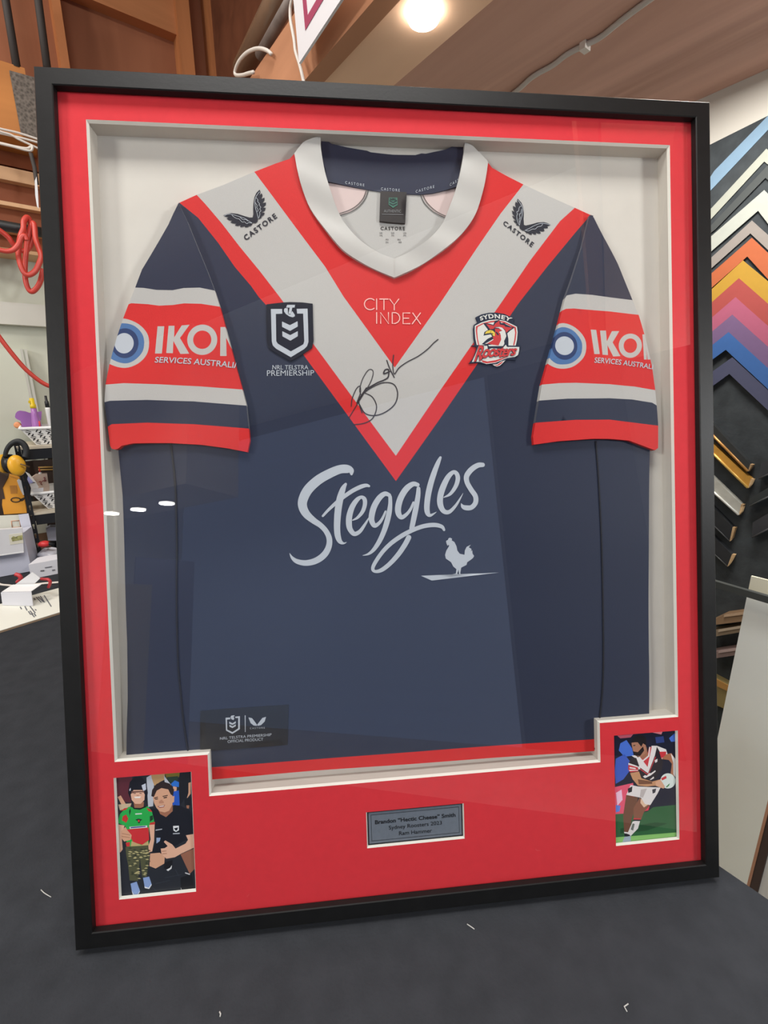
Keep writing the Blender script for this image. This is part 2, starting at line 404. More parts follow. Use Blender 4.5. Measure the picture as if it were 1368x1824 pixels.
# ------------------------------------------------------------------ workbench
TFELT = mat('charcoal_bench_felt', (46, 48, 52), 0.95, noise=0.12, scale=30, bump=0.35, bscale=260, spec=0.15)
tb = thing('workbench', RM(-.15, 1.35, FZ), 'long workbench covered in charcoal felt, under the framed jersey', 'workbench')
tp = MB().rbox(-1.15, .735, -.02, 2.78, ZT - .035, ZT); tp.build('top', TFELT, tb)
SUB = wood('bench_plywood', (150, 118, 84), AX)
MB().rbox(-1.12, .70, .01, 2.75, ZT - .16, ZT - .036).build('apron', SUB, tb)
for a, b in ((-1.08, .05), (.63, .05), (-1.08, 2.68), (.63, 2.68)):
    MB().rbox(a - .04, a + .04, b - .04, b + .04, FZ, ZT - .161).build('leg', SUB, tb)

# ------------------------------------------------------------------ picture frame
fr = thing('shadow_box_frame', L(FW / 2, 0, -FD), 'large black shadow box frame with red mat, leaning on the workbench', 'picture frame')
prof = [(0, -FD), (0, -.0012), (.0012, 0), (.0205, 0), (.0216, -.0011), (.0216, -.0095), (.0185, -.0095), (.0185, -FD)]
corners = [(0, 0, 1, 1), (FW, 0, -1, 1), (FW, FH, -1, -1), (0, FH, 1, -1)]
for i in range(4):
    (x0, y0, sx0, sy0), (x1, y1, sx1, sy1) = corners[i], corners[(i + 1) % 4]; m = MB(); n = len(prof)
    vs = [L(x0 + sx0 * t, y0 + sy0 * t, w) for t, w in prof] + [L(x1 + sx1 * t, y1 + sy1 * t, w) for t, w in prof]
    m.add(vs, [[j, j + n, (j + 1) % n + n, (j + 1) % n] for j in range(n)]); m.add([], [])
    m.build('rail', BLACK_FRAME, fr)
GW = -.0090
o = MB().quad(L(.019, .019, GW), L(FW - .019, .019, GW), L(FW - .019, FH - .019, GW), L(.019, FH - .019, GW)).build('glazing', glass_mat(), fr)
tag(o, 'clear glazing with faint room reflections')
MWF, MWB, BKW = -.0112, -.0148, -.036
WIN = [(.0533, .2378), (.1722, .2378), (.1722, .1812), (.7250, .1812), (.7250, .2390), (.8468, .2390), (.8468, 1.0680), (.0538, 1.0680)]
def rect(u0, v0, u1, v1): return [(u0, v0), (u1, v0), (u1, v1), (u0, v1)]
PH1, PH2, PLQ = rect(.0512, .0527, .1502, .2166), rect(.7464, .0548, .8458, .2188), rect(.3820, .0885, .5206, .1394)
mb = patchwork(rect(.0187, .0187, FW - .0187, FH - .0187), [], lambda u, v: MWF, 0.2, None, holes=[WIN, PH1, PH2, PLQ], smooth=False)
mo = mb.build('mat_board', MAT_RED, fr)
def inset(poly, d):
    n = len(poly); out = []
    for i in range(n):
        p0, p, p1 = np.array(poly[i - 1]), np.array(poly[i]), np.array(poly[(i + 1) % n])
        a = (p - p0) / np.linalg.norm(p - p0); b = (p1 - p) / np.linalg.norm(p1 - p); out.append(p + d * (np.array([-a[1], a[0]]) + np.array([-b[1], b[0]])))
    return [tuple(p) for p in out]
for h in (WIN, PH1, PH2, PLQ):
    q = inset(h, .0021 if h is WIN else .0017); n = len(h); m = MB()
    for i in range(n):
        j = (i + 1) % n
        m.quad(L(*h[i], MWF), L(*h[j], MWF), L(*q[j], MWB), L(*q[i], MWB))
    m.build('bevel', MAT_CORE, mo)
m = MB(); q = inset(WIN, .0008)
for i in range(len(WIN)):
    j = (i + 1) % len(WIN); m.quad(L(*q[i], MWB), L(*q[j], MWB), L(*q[j], BKW), L(*q[i], BKW))
m.build('box_liner', MOUNT, fr)
MB().hexa([L(.019, .019, BKW - .004), L(FW - .019, .019, BKW - .004), L(FW - .019, FH - .019, BKW - .004), L(.019, FH - .019, BKW - .004),
           L(.019, .019, BKW), L(FW - .019, .019, BKW), L(FW - .019, FH - .019, BKW), L(.019, FH - .019, BKW)]).build('mount_board', MOUNT, fr)
# folding strut behind that holds the lean
s0, s1 = L(.42, .55, -FD + .003), L(.48, .55, -FD + .003)
e0, e1 = s0 + _bk * .36, s1 + _bk * .36; e0[2] = e1[2] = ZC + ZT + .001
MB().hexa([s0, s1, e1, e0, s0 + _bk * .012, s1 + _bk * .012, e1 + _bk * .012, e0 + _bk * .012]).build('back_strut', BLACK_FRAME, fr)
MB().hexa([L(.019, .019, -FD + .001), L(FW - .019, .019, -FD + .001), L(FW - .019, FH - .019, -FD + .001), L(.019, FH - .019, -FD + .001),
           L(.019, .019, -FD + .004), L(FW - .019, .019, -FD + .004), L(FW - .019, FH - .019, -FD + .004), L(.019, FH - .019, -FD + .004)]).build('backing_board', mat('brown_backing', (120, 90, 62), 0.8), fr)

# ------------------------------------------------------------------ jersey
JW = -.0262
jr = thing('rugby_jersey', L(.45, .2, BKW), 'signed navy rugby jersey with red and white chevron, mounted inside the black frame', 'jersey')
def zB(u, v):
    return JW + .0007 * math.sin(9 * u + 5 * v) + .0005 * math.sin(23 * u - 17 * v + 1) + .0005 * math.sin(31 * v + 6 * u) \
        + .0016 * math.exp(-((u - .18 + .3 * (v - .25)) / .02) ** 2) * math.exp(-((v - .28) / .05) ** 2) + .0012 * math.exp(-((u - .30 - .5 * (v - .35)) / .03) ** 2) * math.exp(-((v - .36) / .1) ** 2)
b_out = [(318, 362), (350, 348), (400, 330), (452, 308), (490, 293), (516, 284), (524, 275)]
b_out += [(536, 300), (553, 330), (579, 366), (605, 412), (640, 446), (704, 478), (768, 450), (814, 412), (840, 360), (856, 320), (869, 290)]
b_out += Z(780, 240, 4.275, [(385, 210), (415, 248), (520, 305), (653, 372), (850, 465), (1045, 555), (1158, 608)])
b_out += [(1057, 384), (1045, 440), (1030, 560), (1060, 650), (1120, 740), (1158, 790), (1158, 803), (1157, 880), (1156, 957), (1155.5, 1060), (1155, 1155), (1156, 1277), (1157, 1330), (1062, 1337), (800, 1356), (560, 1373), (372, 1388), (225, 1399)]
b_out += [(226, 1300), (227.5, 1248), (227, 1145), (224, 1056), (221, 967), (218, 884), (210, 795), (225, 740), (300, 640), (350, 520), (330, 420)]
hem = [(225, 1377), (372, 1366), (560, 1353), (800, 1334.5), (1062, 1316), (1200, 1306), (1200, 1450), (200, 1450)]
v_red = [(318, 360), (353, 388), (389, 433), (418, 475), (447, 509), (461, 529), (480, 550), (624, 746), (678, 820), (705, 857), (780, 751), (924, 540), (974, 476), (1026, 413), (1053, 382), (1060, 300), (900, 200), (500, 200), (300, 300)]
v_white = [(350, 347), (366, 364), (395, 398), (426, 438), (463, 483), (499, 530), (558, 613), (705, 812), (780, 701), (893, 539), (944, 464.5), (997.5, 394), (1025, 369), (1020, 300), (900, 200), (500, 200), (350, 300)]
v_red2 = [(453, 307), (484, 348), (537, 419), (579, 475), (612, 529), (703, 655), (780, 546), (850, 441), (892, 380), (934, 326), (900, 200), (500, 200)]
body = patchwork(pl(b_out, JW), [(pl(hem, JW), 1), (pl(v_red, JW), 1), (pl(v_white, JW), 2), (pl(v_red2, JW), 1)], zB, .011, BKW + .0005)
body.build('body', [NAVY, JRED, JWHITE], jr)
# inside of the neck
IW = JW - .0045
band = Z(560, 230, 4.275, [(50, 60), (90, 85), (130, 113), (250, 138), (400, 160), (430, 172), (600, 190), (770, 195), (815, 183), (850, 186), (900, 176), (1000, 158), (1060, 130), (1142, 108), (1142, 200), (1085, 440), (1000, 465), (900, 488), (800, 497), (600, 487), (440, 465), (300, 440), (100, 400), (60, 240)])
inner = Z(560, 230, 4.275, [(60, 380), (1120, 380), (1080, 500), (1010, 680), (960, 780), (860, 880), (720, 960), (608, 1010), (500, 965), (360, 880), (260, 780), (180, 650), (100, 440)])
seamL = Z(560, 230, 4.275, [(60, 380), (400, 440), (400, 480), (375, 530), (330, 585), (270, 625), (180, 650), (60, 500)])
seamR = Z(560, 230, 4.275, [(1120, 380), (815, 440), (815, 490), (845, 550), (900, 610), (960, 650), (1010, 680), (1150, 600)])
patchwork(pl(inner, IW - .002), [(pl(seamL, IW), 1), (pl(seamR, IW), 1)], lambda u, v: IW - .002, .02).build('back_lining', [JWHITE, JPINK], jr)
nb = patchwork(pl(band, IW), [], lambda u, v: IW + .0012 * math.sin(25 * u), .012, IW - .0018).build('neck_band', NAVY, jr)
for q in ([(235, 398, 0), (380, 432, 0)], [(508, 442, 0), (650, 470, 0)], [(772, 466, 0), (912, 445, 0)], [(1030, 420, 0), (1098, 398, 0)]):
    (x0, y0, _), (x1, y1, _) = q; m = MB()
    text('CASTORE' if x0 < 1000 else 'CAST', Z(560, 230, 4.275, [(x0, y0 + 20), (x1, y1 + 4), (x1, y1 - 16), (x0, y0)]), lambda u, v: IW + .0012 * math.sin(25 * u), .0006, m, w0=IW, spacing=1.5)
    m.build('band_lettering', PRINT, nb)
for pq2 in (([(410, 465), (385, 530), (335, 590), (270, 630), (188, 655)], [(395, 465), (370, 525), (320, 580), (260, 615), (188, 640)]), ([(808, 492), (840, 560), (900, 620), (960, 655), (1005, 672)], [(825, 492), (857, 552), (912, 608), (965, 642), (1008, 660)])):
    m = MB()
    for pa in pq2: strokes([[(*p, 1.3) for p in Z(560, 230, 4.275, pa)]], lambda u, v: IW - .002, .0008, m, w0=IW)
    m.build('neck_seam', mat('dark_overlock_thread', (70, 68, 66), 0.8), jr)
lab = Z(560, 230, 4.275, [(503, 478), (702, 485), (690, 722), (600, 716), (495, 705)])
nl = patchwork(pl(lab, IW), [], lambda u, v: IW + .0016, .02, IW - .001).build('neck_label', mat('black_satin_label', (30, 27, 28), 0.45), jr)
m = MB(); GRN = mat('green_woven_thread', (48, 100, 84), 0.6)
sh = Z(560, 230, 4.275, [(566, 528), (630, 528), (632, 585), (598, 608), (564, 583)])
patchwork(pl(sh, IW), [(pl(Z(560, 230, 4.275, [(570, 548), (598, 562), (628, 548), (628, 556), (598, 571), (570, 556)]), IW), 1), (pl(Z(560, 230, 4.275, [(570, 568), (598, 582), (628, 568), (628, 576), (598, 591), (570, 576)]), IW), 1)], lambda u, v: IW + .002, .02, mb=m)
text('NRL', Z(560, 230, 4.275, [(574, 549), (624, 549), (624, 534), (574, 534)]), lambda u, v: IW + .0024, 0, m, 1, IW, bold=.02)
text('AUTHENTIC', Z(560, 230, 4.275, [(528, 640), (658, 642), (658, 622), (528, 620)]), lambda u, v: IW + .002, 0, m, 2, IW)
strokes([[(*p, .8) for p in Z(560, 230, 4.275, [(515, 655), (675, 658)])]], lambda u, v: IW + .002, 0, m, 2, IW)
m.build('label_emblem', [GRN, PRINT_NAVY, GREY_PRINT], nl)
m = MB(); zi = lambda u, v: IW - .002
text('CASTORE', Z(560, 230, 4.275, [(505, 762), (690, 764), (690, 740), (505, 738)]), zi, .0005, m, 0, IW, bold=.03, spacing=1.35)
for s, x, y in (('UK', 497, 792), ('3XL', 497, 810), ('EUR', 586, 792), ('3XL', 586, 810), ('USA', 678, 792), ('3XL', 678, 810), ('MEX', 543, 842), ('3XL', 543, 862), ('BRA', 634, 842), ('48', 640, 862)):
    text(s, Z(560, 230, 4.275, [(x, y), (x + 24, y), (x + 24, y - 12), (x, y - 12)]), zi, .0005, m, 0, IW)
m.build('size_print', mat('dark_size_print', (60, 58, 56), 0.6), jr)
# white collar
sm_ = lambda l: [tuple(p) for p in spline(l, 4)]
zn = lambda p: Z(560, 230, 4.275, p)
co_o = sm_(zn([(48, 45), (20, 62), (-30, 85), (-80, 110), (-120, 150), (-152, 190)])) + sm_([(526, 283), (530, 305), (538, 335), (553, 372), (579, 409), (610, 446)] + zn([(350, 1015), (480, 1080), (608, 1135)])) + sm_(zn([(608, 1135), (740, 1077), (880, 992), (1030, 885), (1150, 765), (1230, 640), (1280, 480), (1310, 340), (1322, 255)]))[1:] + sm_(zn([(1315, 240), (1260, 190), (1200, 135), (1142, 106)]))
co_i = sm_(zn([(1142, 150), (1120, 280), (1080, 450), (1010, 640), (960, 740), (860, 850), (720, 938), (608, 990)])) + sm_(zn([(608, 990), (500, 948), (360, 860), (260, 755), (180, 625), (110, 430), (75, 300), (50, 150), (48, 70)]))[1:]
def zC(u, v): return JW + .0044 + .0012 * math.sin(60 * u + 25 * v) * math.sin(38 * v - 20 * u) + .0009 * math.sin(110 * v + 50 * u)
cm = patchwork(pl(co_o + co_i, JW + .003), [], zC, .008, JW - .002)
co = cm.build('collar', mat('white_satin_collar', (184, 182, 177), .42, spec=.5), jr)
strokes([[(*p, 1.0) for p in Z(560, 230, 4.275, [(608, 992), (609, 1132)])]], zC, .0004, w0=JW + .003).build('collar_seam', mat('collar_seam_thread', (188, 184, 178), 0.8), co)
# sleeves
SW = JW + .0065
def sleeve(sx, out, w1, r1, r2, w2, n2, extra, name_l):
    def zs(u, v): return SW + .0012 * math.sin(28 * u + 9 * v + sx) + .0008 * math.sin(47 * v - 21 * u)
    mb = patchwork(pl(out, SW), [(pl(p, SW), i) for p, i in (w1, r1, r2, w2, n2)] + [(pl(p, SW), i) for p, i in extra], zs, .010, JW - .003)
    o = mb.build('sleeve', [NAVY, JWHITE, JRED, mat('mid_blue_print', (62, 102, 152), 0.55), mat('deep_blue_print', (16, 44, 92), 0.55), PRINT], jr)
    return o, zs
zq = lambda pts: Z(180, 480, 4.886, pts)
outL = [(318, 362), (309, 380), (300, 400), (284, 428), (268, 455)] + zq([(355, 0), (295, 155), (235, 300), (185, 430), (140, 570), (100, 720), (75, 830), (45, 1000), (35, 1150), (45, 1250), (60, 1370), (80, 1535), (95, 1560), (120, 1567), (150, 1560), (180, 1535), (280, 1513), (440, 1510), (600, 1510), (870, 1525), (1100, 1556), (1275, 1590), (1295, 1490), (1287, 1385), (1265, 1180), (1230, 1045), (1175, 850), (1110, 600), (1035, 325), (990, 185), (920, 0)]) + [(352, 440), (334, 395)]
big = (1500, -300)
wl = ([(295, 155), (370, 158), (480, 175), (620, 178), (720, 160), (860, 158), (990, 185), (1500, 300), (1500, 1900), (-200, 1900), (-200, 155)])
rl = ([(235, 300), (260, 290), (400, 297), (500, 310), (620, 305), (720, 292), (870, 298), (1030, 325), (1500, 400), (1500, 1900), (-200, 1900), (-200, 300)])
wl2 = ([(-200, 1010), (45, 1005), (200, 991), (500, 998), (850, 1015), (1230, 1045), (1500, 1070), (1500, 1900), (-200, 1900)])
nl2 = ([(-200, 1170), (35, 1158), (80, 1145), (400, 1134), (800, 1145), (1265, 1186), (1500, 1200), (1500, 1900), (-200, 1900)])
rl2 = ([(-200, 1380), (60, 1370), (95, 1347), (400, 1332), (800, 1345), (1287, 1386), (1500, 1400), (1500, 1900), (-200, 1900)])
ringL = [(sclosed(zq([(205, 425), (320, 470), (395, 550), (415, 640), (395, 740), (320, 820), (210, 858), (90, 830), (0, 760), (-20, 640), (20, 520), (100, 440)])), 1),
         (sclosed(zq([(205, 465), (290, 490), (355, 560), (372, 640), (355, 720), (290, 790), (210, 818), (110, 790), (40, 730), (25, 640), (50, 550), (120, 480)])), 3),
         (zq(circ(205, 640, 118, 40, 132)), 4), (zq(circ(198, 640, 83, 36, 90)), 5)]
ikL = [(zq([(487, 490), (546, 490), (528, 730), (468, 730)]), 1), (zq([(584, 487), (636, 487), (634, 590), (700, 485), (770, 480), (686, 595), (768, 733), (690, 735), (628, 620), (624, 728), (566, 726)]), 1),
       (zq(circ(882, 613, 132, 40)), 1), (zq(circ(882, 613, 80, 36)), 2), (zq([(1042, 505), (1090, 505), (1150, 640), (1200, 700), (1210, 760), (1170, 760), (1092, 600), (1094, 755), (1038, 755)]), 1)]
spl, zsl = sleeve(0.3, outL, (zq(wl), 1), (zq(rl), 2), (zq(wl2), 1), (zq(nl2), 0), (zq(rl2), 2), ringL + ikL, 'left')
text('SERVICES AUSTRALIA', None, zsl, .0006, None, 0, SW, bold=.012, curve=lambda a, t: zq([(466 + 705 * a * 1.055 + (8 * t), 810 + 50 * (a * 1.055) ** 1.6 - t * 48)])[0] if a < .948 else zq([(466 + 705 * .948 * 1.055 + 8 * t, 858 - t * 48)])[0]).build('sleeve_lettering', PRINT, spl)
zp = lambda pts: Z(780, 520, 3.257, pts)
outR = Z(780, 240, 4.275, [(1160, 607), (1190, 625), (1260, 770), (1368, 985)]) + zp([(1112, 0), (1130, 45), (1165, 135), (1210, 300), (1245, 440), (1262, 560), (1270, 660), (1277, 770), (1280, 905), (1262, 918), (1200, 895), (1110, 862), (1000, 852), (900, 852), (700, 866), (557, 886), (553, 840), (560, 790), (575, 690), (600, 540), (640, 400), (700, 190), (740, 30)]) + Z(780, 240, 4.275, [(1020, 1100), (1100, 850)])
w1 = [(600, 60), (735, 40), (748, 20), (800, 9), (900, 15), (1128, 46), (1500, 100), (1500, 1200), (300, 1200)]
r1 = [(600, 130), (720, 108), (745, 97), (790, 94), (900, 102), (1000, 110), (1165, 133), (1500, 200), (1500, 1200), (300, 1200)]
w2 = [(300, 570), (598, 540), (700, 531), (800, 528), (1000, 534), (1150, 548), (1262, 569), (1500, 600), (1500, 1200), (300, 1200)]
n2 = [(300, 650), (583, 632), (750, 620), (1000, 615), (1130, 622), (1245, 642), (1272, 660), (1500, 700), (1500, 1200), (300, 1200)]
r2 = [(300, 780), (568, 759), (800, 742), (1000, 740), (1277, 776), (1500, 800), (1500, 1200), (300, 1200)]
ringR = [(sclosed(zp([(735, 180), (800, 205), (850, 260), (862, 320), (845, 380), (790, 430), (730, 447), (670, 438), (620, 400), (600, 320), (630, 240), (680, 195)])), 1),
         (sclosed(zp([(735, 203), (790, 225), (830, 275), (838, 320), (825, 370), (780, 410), (730, 422), (680, 415), (635, 370), (620, 310), (650, 250), (690, 215)])), 3),
         (zp(circ(735, 313, 75, 40, 82)), 4), (zp(circ(735, 312, 55, 36)), 5)]
ikR = [(zp([(890, 216), (922, 218), (940, 360), (908, 360)]), 1), (zp([(944, 222), (978, 222), (982, 285), (1012, 226), (1054, 226), (1015, 292), (1060, 372), (1018, 374), (985, 308), (988, 366), (956, 364)]), 1),
       (zp(circ(1116, 312, 66, 40, 70)), 1), (zp(circ(1116, 312, 38, 36, 42)), 2), (zp([(1184, 248), (1206, 248), (1232, 310), (1260, 340), (1260, 392), (1216, 392), (1208, 330), (1212, 392), (1196, 392)]), 1)]
spr, zsr = sleeve(1.7, outR, (zp(w1), 1), (zp(r1), 2), (zp(w2), 1), (zp(n2), 0), (zp(r2), 2), ringR + ikR, 'right')
text('SERVICES AUSTRALIA', None, zsr, .0006, None, 0, SW, bold=.012, curve=lambda a, t: zp([(906 + 342 * min(a, .93) * 1.075 + 4 * t, 411 + 38 * (min(a, .93) * 1.075) ** 1.5 - t * (30 - 4 * a))])[0]).build('sleeve_lettering', PRINT, spr)
# hem-to-arm seams along the body sides
SEAM = mat('navy_seam_thread', (16, 19, 32), 0.7)
for pa in ([(304, 790), (312, 860), (315, 960), (315, 1056), (317, 1174), (322, 1235), (328, 1290), (338, 1350)], [(1061, 786), (1065, 840), (1067.5, 892), (1072, 1000), (1074, 1089), (1073, 1204), (1067, 1280), (1059, 1334)]):
    m = MB(); P = [np.array(L(*PL(x, y, JW), zB(*PL(x, y, JW)) + .0006)) for x, y in [tuple(q) for q in spline(pa, 5)]]
    m.tube(P, .0012, 6); m.build('side_seam', SEAM, jr)
# emblems on the shoulders
def emblem(ox, oy, sil, lines, quad):
    z = lambda p: Z(ox, oy, 12.436, p)
    m = patchwork(pl(z(sil), JW), [], lambda u, v: zB(u, v) + .0006, .02)
    strokes([[(*q, .75) for q in z(l)] for l in lines], zB, .0009, m, 1)
    text('CASTORE', z(quad), zB, .0006, m, 0, bold=.025, spacing=1.3)
    m.build('wing_emblem', [PRINT_NAVY, PRINT], jr)
emblem(390, 330, [(908, 120), (925, 165), (905, 240), (950, 195), (970, 240), (945, 320), (1015, 290), (1010, 345), (965, 410), (1045, 395), (1040, 445), (970, 515), (1042, 510), (1020, 565), (950, 622), (1018, 618), (1000, 665), (925, 712), (955, 705), (935, 735), (885, 760), (870, 700), (866, 770), (850, 820), (800, 850), (755, 838), (725, 890), (690, 915), (680, 905), (640, 930), (575, 942), (590, 905), (520, 928), (468, 932), (490, 888), (420, 907), (350, 895), (395, 858), (320, 850), (255, 830), (305, 793), (230, 785), (170, 745), (222, 722), (150, 705), (100, 678), (190, 645), (280, 628), (420, 645), (560, 690), (680, 725), (750, 722), (765, 650), (762, 550), (768, 420), (790, 290), (830, 195), (880, 140)],
       [[(905, 165), (850, 235), (820, 290), (800, 380), (815, 520), (850, 640), (872, 740)], [(830, 290), (870, 350), (860, 370), (905, 430), (890, 450), (930, 500), (910, 540), (935, 580), (905, 610), (910, 660), (885, 740)], [(810, 400), (850, 470), (840, 500), (870, 560), (855, 600)], [(120, 690), (190, 660), (270, 655), (400, 690), (560, 740), (660, 800), (740, 850)], [(290, 670), (330, 710), (400, 750), (450, 760), (520, 825), (570, 820), (620, 862), (660, 840), (735, 850)], [(470, 720), (540, 775), (600, 770), (640, 805)]],
       [(598, 1228), (1295, 718), (1232, 628), (535, 1135)])
emblem(885, 345, [(465, 105), (545, 190), (585, 290), (600, 420), (592, 560), (600, 690), (640, 705), (760, 680), (900, 640), (1040, 630), (1120, 655), (1195, 688), (1120, 725), (1130, 765), (1030, 770), (1055, 825), (1020, 840), (935, 830), (975, 875), (940, 890), (850, 865), (875, 905), (830, 905), (765, 868), (775, 915), (730, 905), (680, 868), (665, 885), (610, 820), (560, 815), (510, 770), (500, 712), (440, 700), (420, 680), (455, 675), (400, 640), (365, 590), (425, 600), (370, 540), (340, 485), (402, 512), (350, 440), (335, 370), (392, 402), (365, 330), (360, 265), (425, 302), (405, 230), (420, 175), (460, 202), (450, 150)],
       [[(470, 140), (540, 240), (575, 330), (560, 480), (520, 600), (500, 705)], [(545, 270), (500, 300), (480, 380), (445, 400), (455, 450), (440, 500), (455, 600), (490, 690)], [(550, 340), (530, 440), (500, 450), (515, 540), (495, 560), (500, 640)], [(1180, 690), (1000, 660), (850, 700), (720, 770), (620, 818)], [(1010, 675), (980, 720), (900, 740), (850, 785), (780, 790), (700, 828), (640, 822)]],
       [(132, 668), (770, 1188), (828, 1102), (180, 592)])
# league badge
z = lambda p: Z(465, 530, 12.16, p)
bo = z([(120, 160), (300, 138), (480, 120), (640, 112), (900, 122), (1120, 150), (1130, 600), (1140, 950), (1100, 1110), (930, 1225), (790, 1310), (640, 1390), (480, 1300), (330, 1210), (180, 1120), (130, 980), (115, 500)])
lay = [(z([(218, 262), (460, 262), (465, 365), (325, 370), (335, 960), (370, 1015), (650, 1180), (920, 1030), (940, 960), (915, 365), (785, 365), (775, 262), (1010, 258), (1022, 600), (1030, 980), (1000, 1070), (940, 1130), (650, 1305), (330, 1120), (260, 1050), (238, 960)]), 1),
       (z([(460, 535), (630, 615), (795, 530), (800, 645), (632, 740), (460, 650)]), 1), (z([(465, 745), (637, 830), (800, 745), (800, 855), (640, 950), (468, 855)]), 1),
       (z([(500, 280), (520, 245), (580, 245), (585, 300), (590, 375), (640, 385), (680, 310), (735, 390), (735, 425), (690, 445), (620, 425), (545, 375), (505, 320)]), 1), (z([(570, 172), (740, 175), (730, 232), (680, 235), (655, 370), (595, 370), (625, 235), (548, 232)]), 1)]
lb = patchwork(pl(bo, JW), [(pl(p, JW), i) for p, i in lay], lambda u, v: zB(u, v) + .0018, .02, JW - .002).build('league_badge', [mat('navy_embroidery', (17, 20, 36), 0.7, bump=0.2, spec=0.2, bscale=900), PRINT], jr)
m = text('NRL TELSTRA', z([(245, 1562), (1025, 1560), (1025, 1472), (250, 1468)]), zB, .0007, None, 0, bold=0)
text('PREMIERSHIP', z([(130, 1700), (1150, 1692), (1150, 1580), (130, 1580)]), zB, .0007, m, 0, bold=0)
m.build('badge_lettering', PRINT, lb)
# club badge
z = lambda p: Z(825, 545, 12.436, p)
bo = z([(265, 262), (400, 195), (560, 160), (720, 155), (900, 185), (1130, 290), (1090, 380), (1190, 440), (1225, 520), (1215, 700), (1180, 880), (1265, 885), (1240, 960), (1215, 1080), (1130, 1160), (1150, 1215), (960, 1200), (900, 1240), (830, 1320), (740, 1362), (640, 1330), (600, 1300), (460, 1305), (330, 1270), (110, 1290), (200, 1180), (250, 1060), (290, 930), (170, 890), (245, 880), (220, 720), (212, 520), (230, 430), (310, 375)])
lay = [([(250, 450), (400, 375), (560, 325), (740, 310), (920, 340), (1180, 470), (1195, 600), (1180, 760), (1150, 890), (290, 880), (260, 740), (248, 560)], 1),
       ([(275, 465), (420, 392), (600, 345), (740, 330), (900, 355), (1155, 480), (1170, 600), (1150, 760), (1120, 885), (320, 880), (290, 740), (270, 560)], 2),
       ([(315, 475), (440, 410), (620, 375), (740, 362), (880, 382), (1120, 500), (1140, 600), (1120, 760), (1090, 890), (345, 880), (315, 740), (300, 560)], 1),
       ([(430, 390), (540, 395), (600, 410), (660, 430), (690, 340), (790, 318), (830, 390), (900, 385), (940, 420), (1050, 470), (1130, 490), (1030, 560), (965, 620), (990, 740), (990, 890), (560, 915), (440, 870), (400, 860), (530, 740), (630, 690), (600, 640), (440, 670), (460, 590), (540, 540)], 0),
       ([(500, 412), (600, 430), (670, 450), (700, 400), (795, 330), (800, 420), (900, 440), (920, 470), (1080, 495), (990, 560), (945, 605), (920, 540), (850, 490), (780, 470), (690, 480), (660, 520), (590, 530)], 2),
       ([(690, 490), (790, 475), (850, 490), (915, 560), (945, 680), (900, 780), (900, 850), (870, 900), (560, 905), (540, 880), (620, 870), (770, 880), (830, 740), (810, 620), (780, 590), (850, 560), (780, 500)], 1),
       ([(690, 510), (800, 520), (850, 550), (780, 590), (820, 650), (830, 760), (770, 890), (620, 870), (560, 850), (480, 855), (600, 780), (660, 740), (640, 690), (690, 680), (700, 560)], 2),
       ([(470, 850), (560, 800), (650, 745), (660, 760), (590, 805), (510, 850)], 1),
       ([(700, 580), (740, 590), (780, 640), (770, 670), (730, 640)], 0), ([(470, 630), (490, 590), (530, 560), (590, 545), (650, 560), (692, 605), (690, 680), (655, 675), (625, 640), (530, 625)], 3),
       ([(500, 625), (600, 610), (660, 625), (650, 640), (560, 632)], 0), ([(585, 600), (605, 565), (612, 572), (595, 605)], 0),
       ([(900, 840), (890, 770), (915, 790), (910, 740), (935, 770), (930, 710), (955, 760), (960, 870), (920, 880)], 0),
       ([(640, 1310), (740, 1300), (830, 1240), (920, 1215), (880, 1260), (800, 1335), (735, 1355), (680, 1340)], 1), ([(660, 1315), (740, 1318), (820, 1262), (880, 1235), (830, 1290), (780, 1328), (730, 1342)], 2),
       ([(180, 1255), (260, 1080), (330, 900), (520, 895), (535, 980), (620, 950), (760, 960), (850, 960), (930, 870), (960, 920), (1230, 920), (1225, 1000), (1200, 1100), (1130, 1140), (960, 1165), (700, 1275), (500, 1300), (380, 1255), (320, 1250)], 1),
       ([(380, 1210), (520, 1245), (700, 1215), (950, 1140), (960, 1150), (700, 1262), (500, 1285), (420, 1262)], 2)]
zb2 = lambda u, v: zB(u, v) + .0018
BNAVY = mat('slate_embroidery', (30, 40, 60), 0.7, bump=0.2, spec=0.2, bscale=900); BRED = mat('red_embroidery', (190, 36, 40), 0.6, bump=0.3, bscale=900); BWH = mat('white_embroidery', (208, 208, 202), 0.65, bump=0.3, bscale=900)
cb = patchwork(pl(bo, JW), [(pl(z(p), JW), i) for p, i in lay], zb2, .02, JW - .002).build('club_badge', [BNAVY, BWH, BRED, mat('yellow_embroidery', (216, 190, 60), 0.6)], jr)
def arc3(p0, p1, p2, a): return ((1 - a) * (1 - 2 * a)) * np.array(p0) + 4 * a * (1 - a) * np.array(p1) + a * (2 * a - 1) * np.array(p2)
m = text('SYDNEY', None, zb2, .0006, None, 0, JW, bold=.035, spacing=1.15, curve=lambda a, t: z([arc3((372, 338), (690, 285), (1030, 358), a) * (1 - t) + arc3((350, 262), (680, 195), (1085, 288), a) * t])[0])
def rq(a, t):
    hgt = 1.0 if a < .2 else .80
    b = np.array((225, 1245)) * (1 - a) + np.array((1120, 1120)) * a; c = np.array((330, 905)) * (1 - a) + np.array((1215, 905)) * a
    if a >= .16: b = b + np.array((20, -55)) * (1 if a < .6 else .35)
    return z([b + (c - b) * t * (1.0 if a < .16 else 1.05)])[0]
m.build('badge_lettering', [BWH, BNAVY, BRED], cb); m = MB()
text('Roosters', None, zb2, .0006, m, 1, JW, bold=.045, spacing=.86, curve=rq)
text('Roosters', None, zb2, .0011, m, 2, JW, bold=.022, spacing=.86, curve=rq)
m.build('badge_lettering', [BWH, BNAVY, BRED], cb)
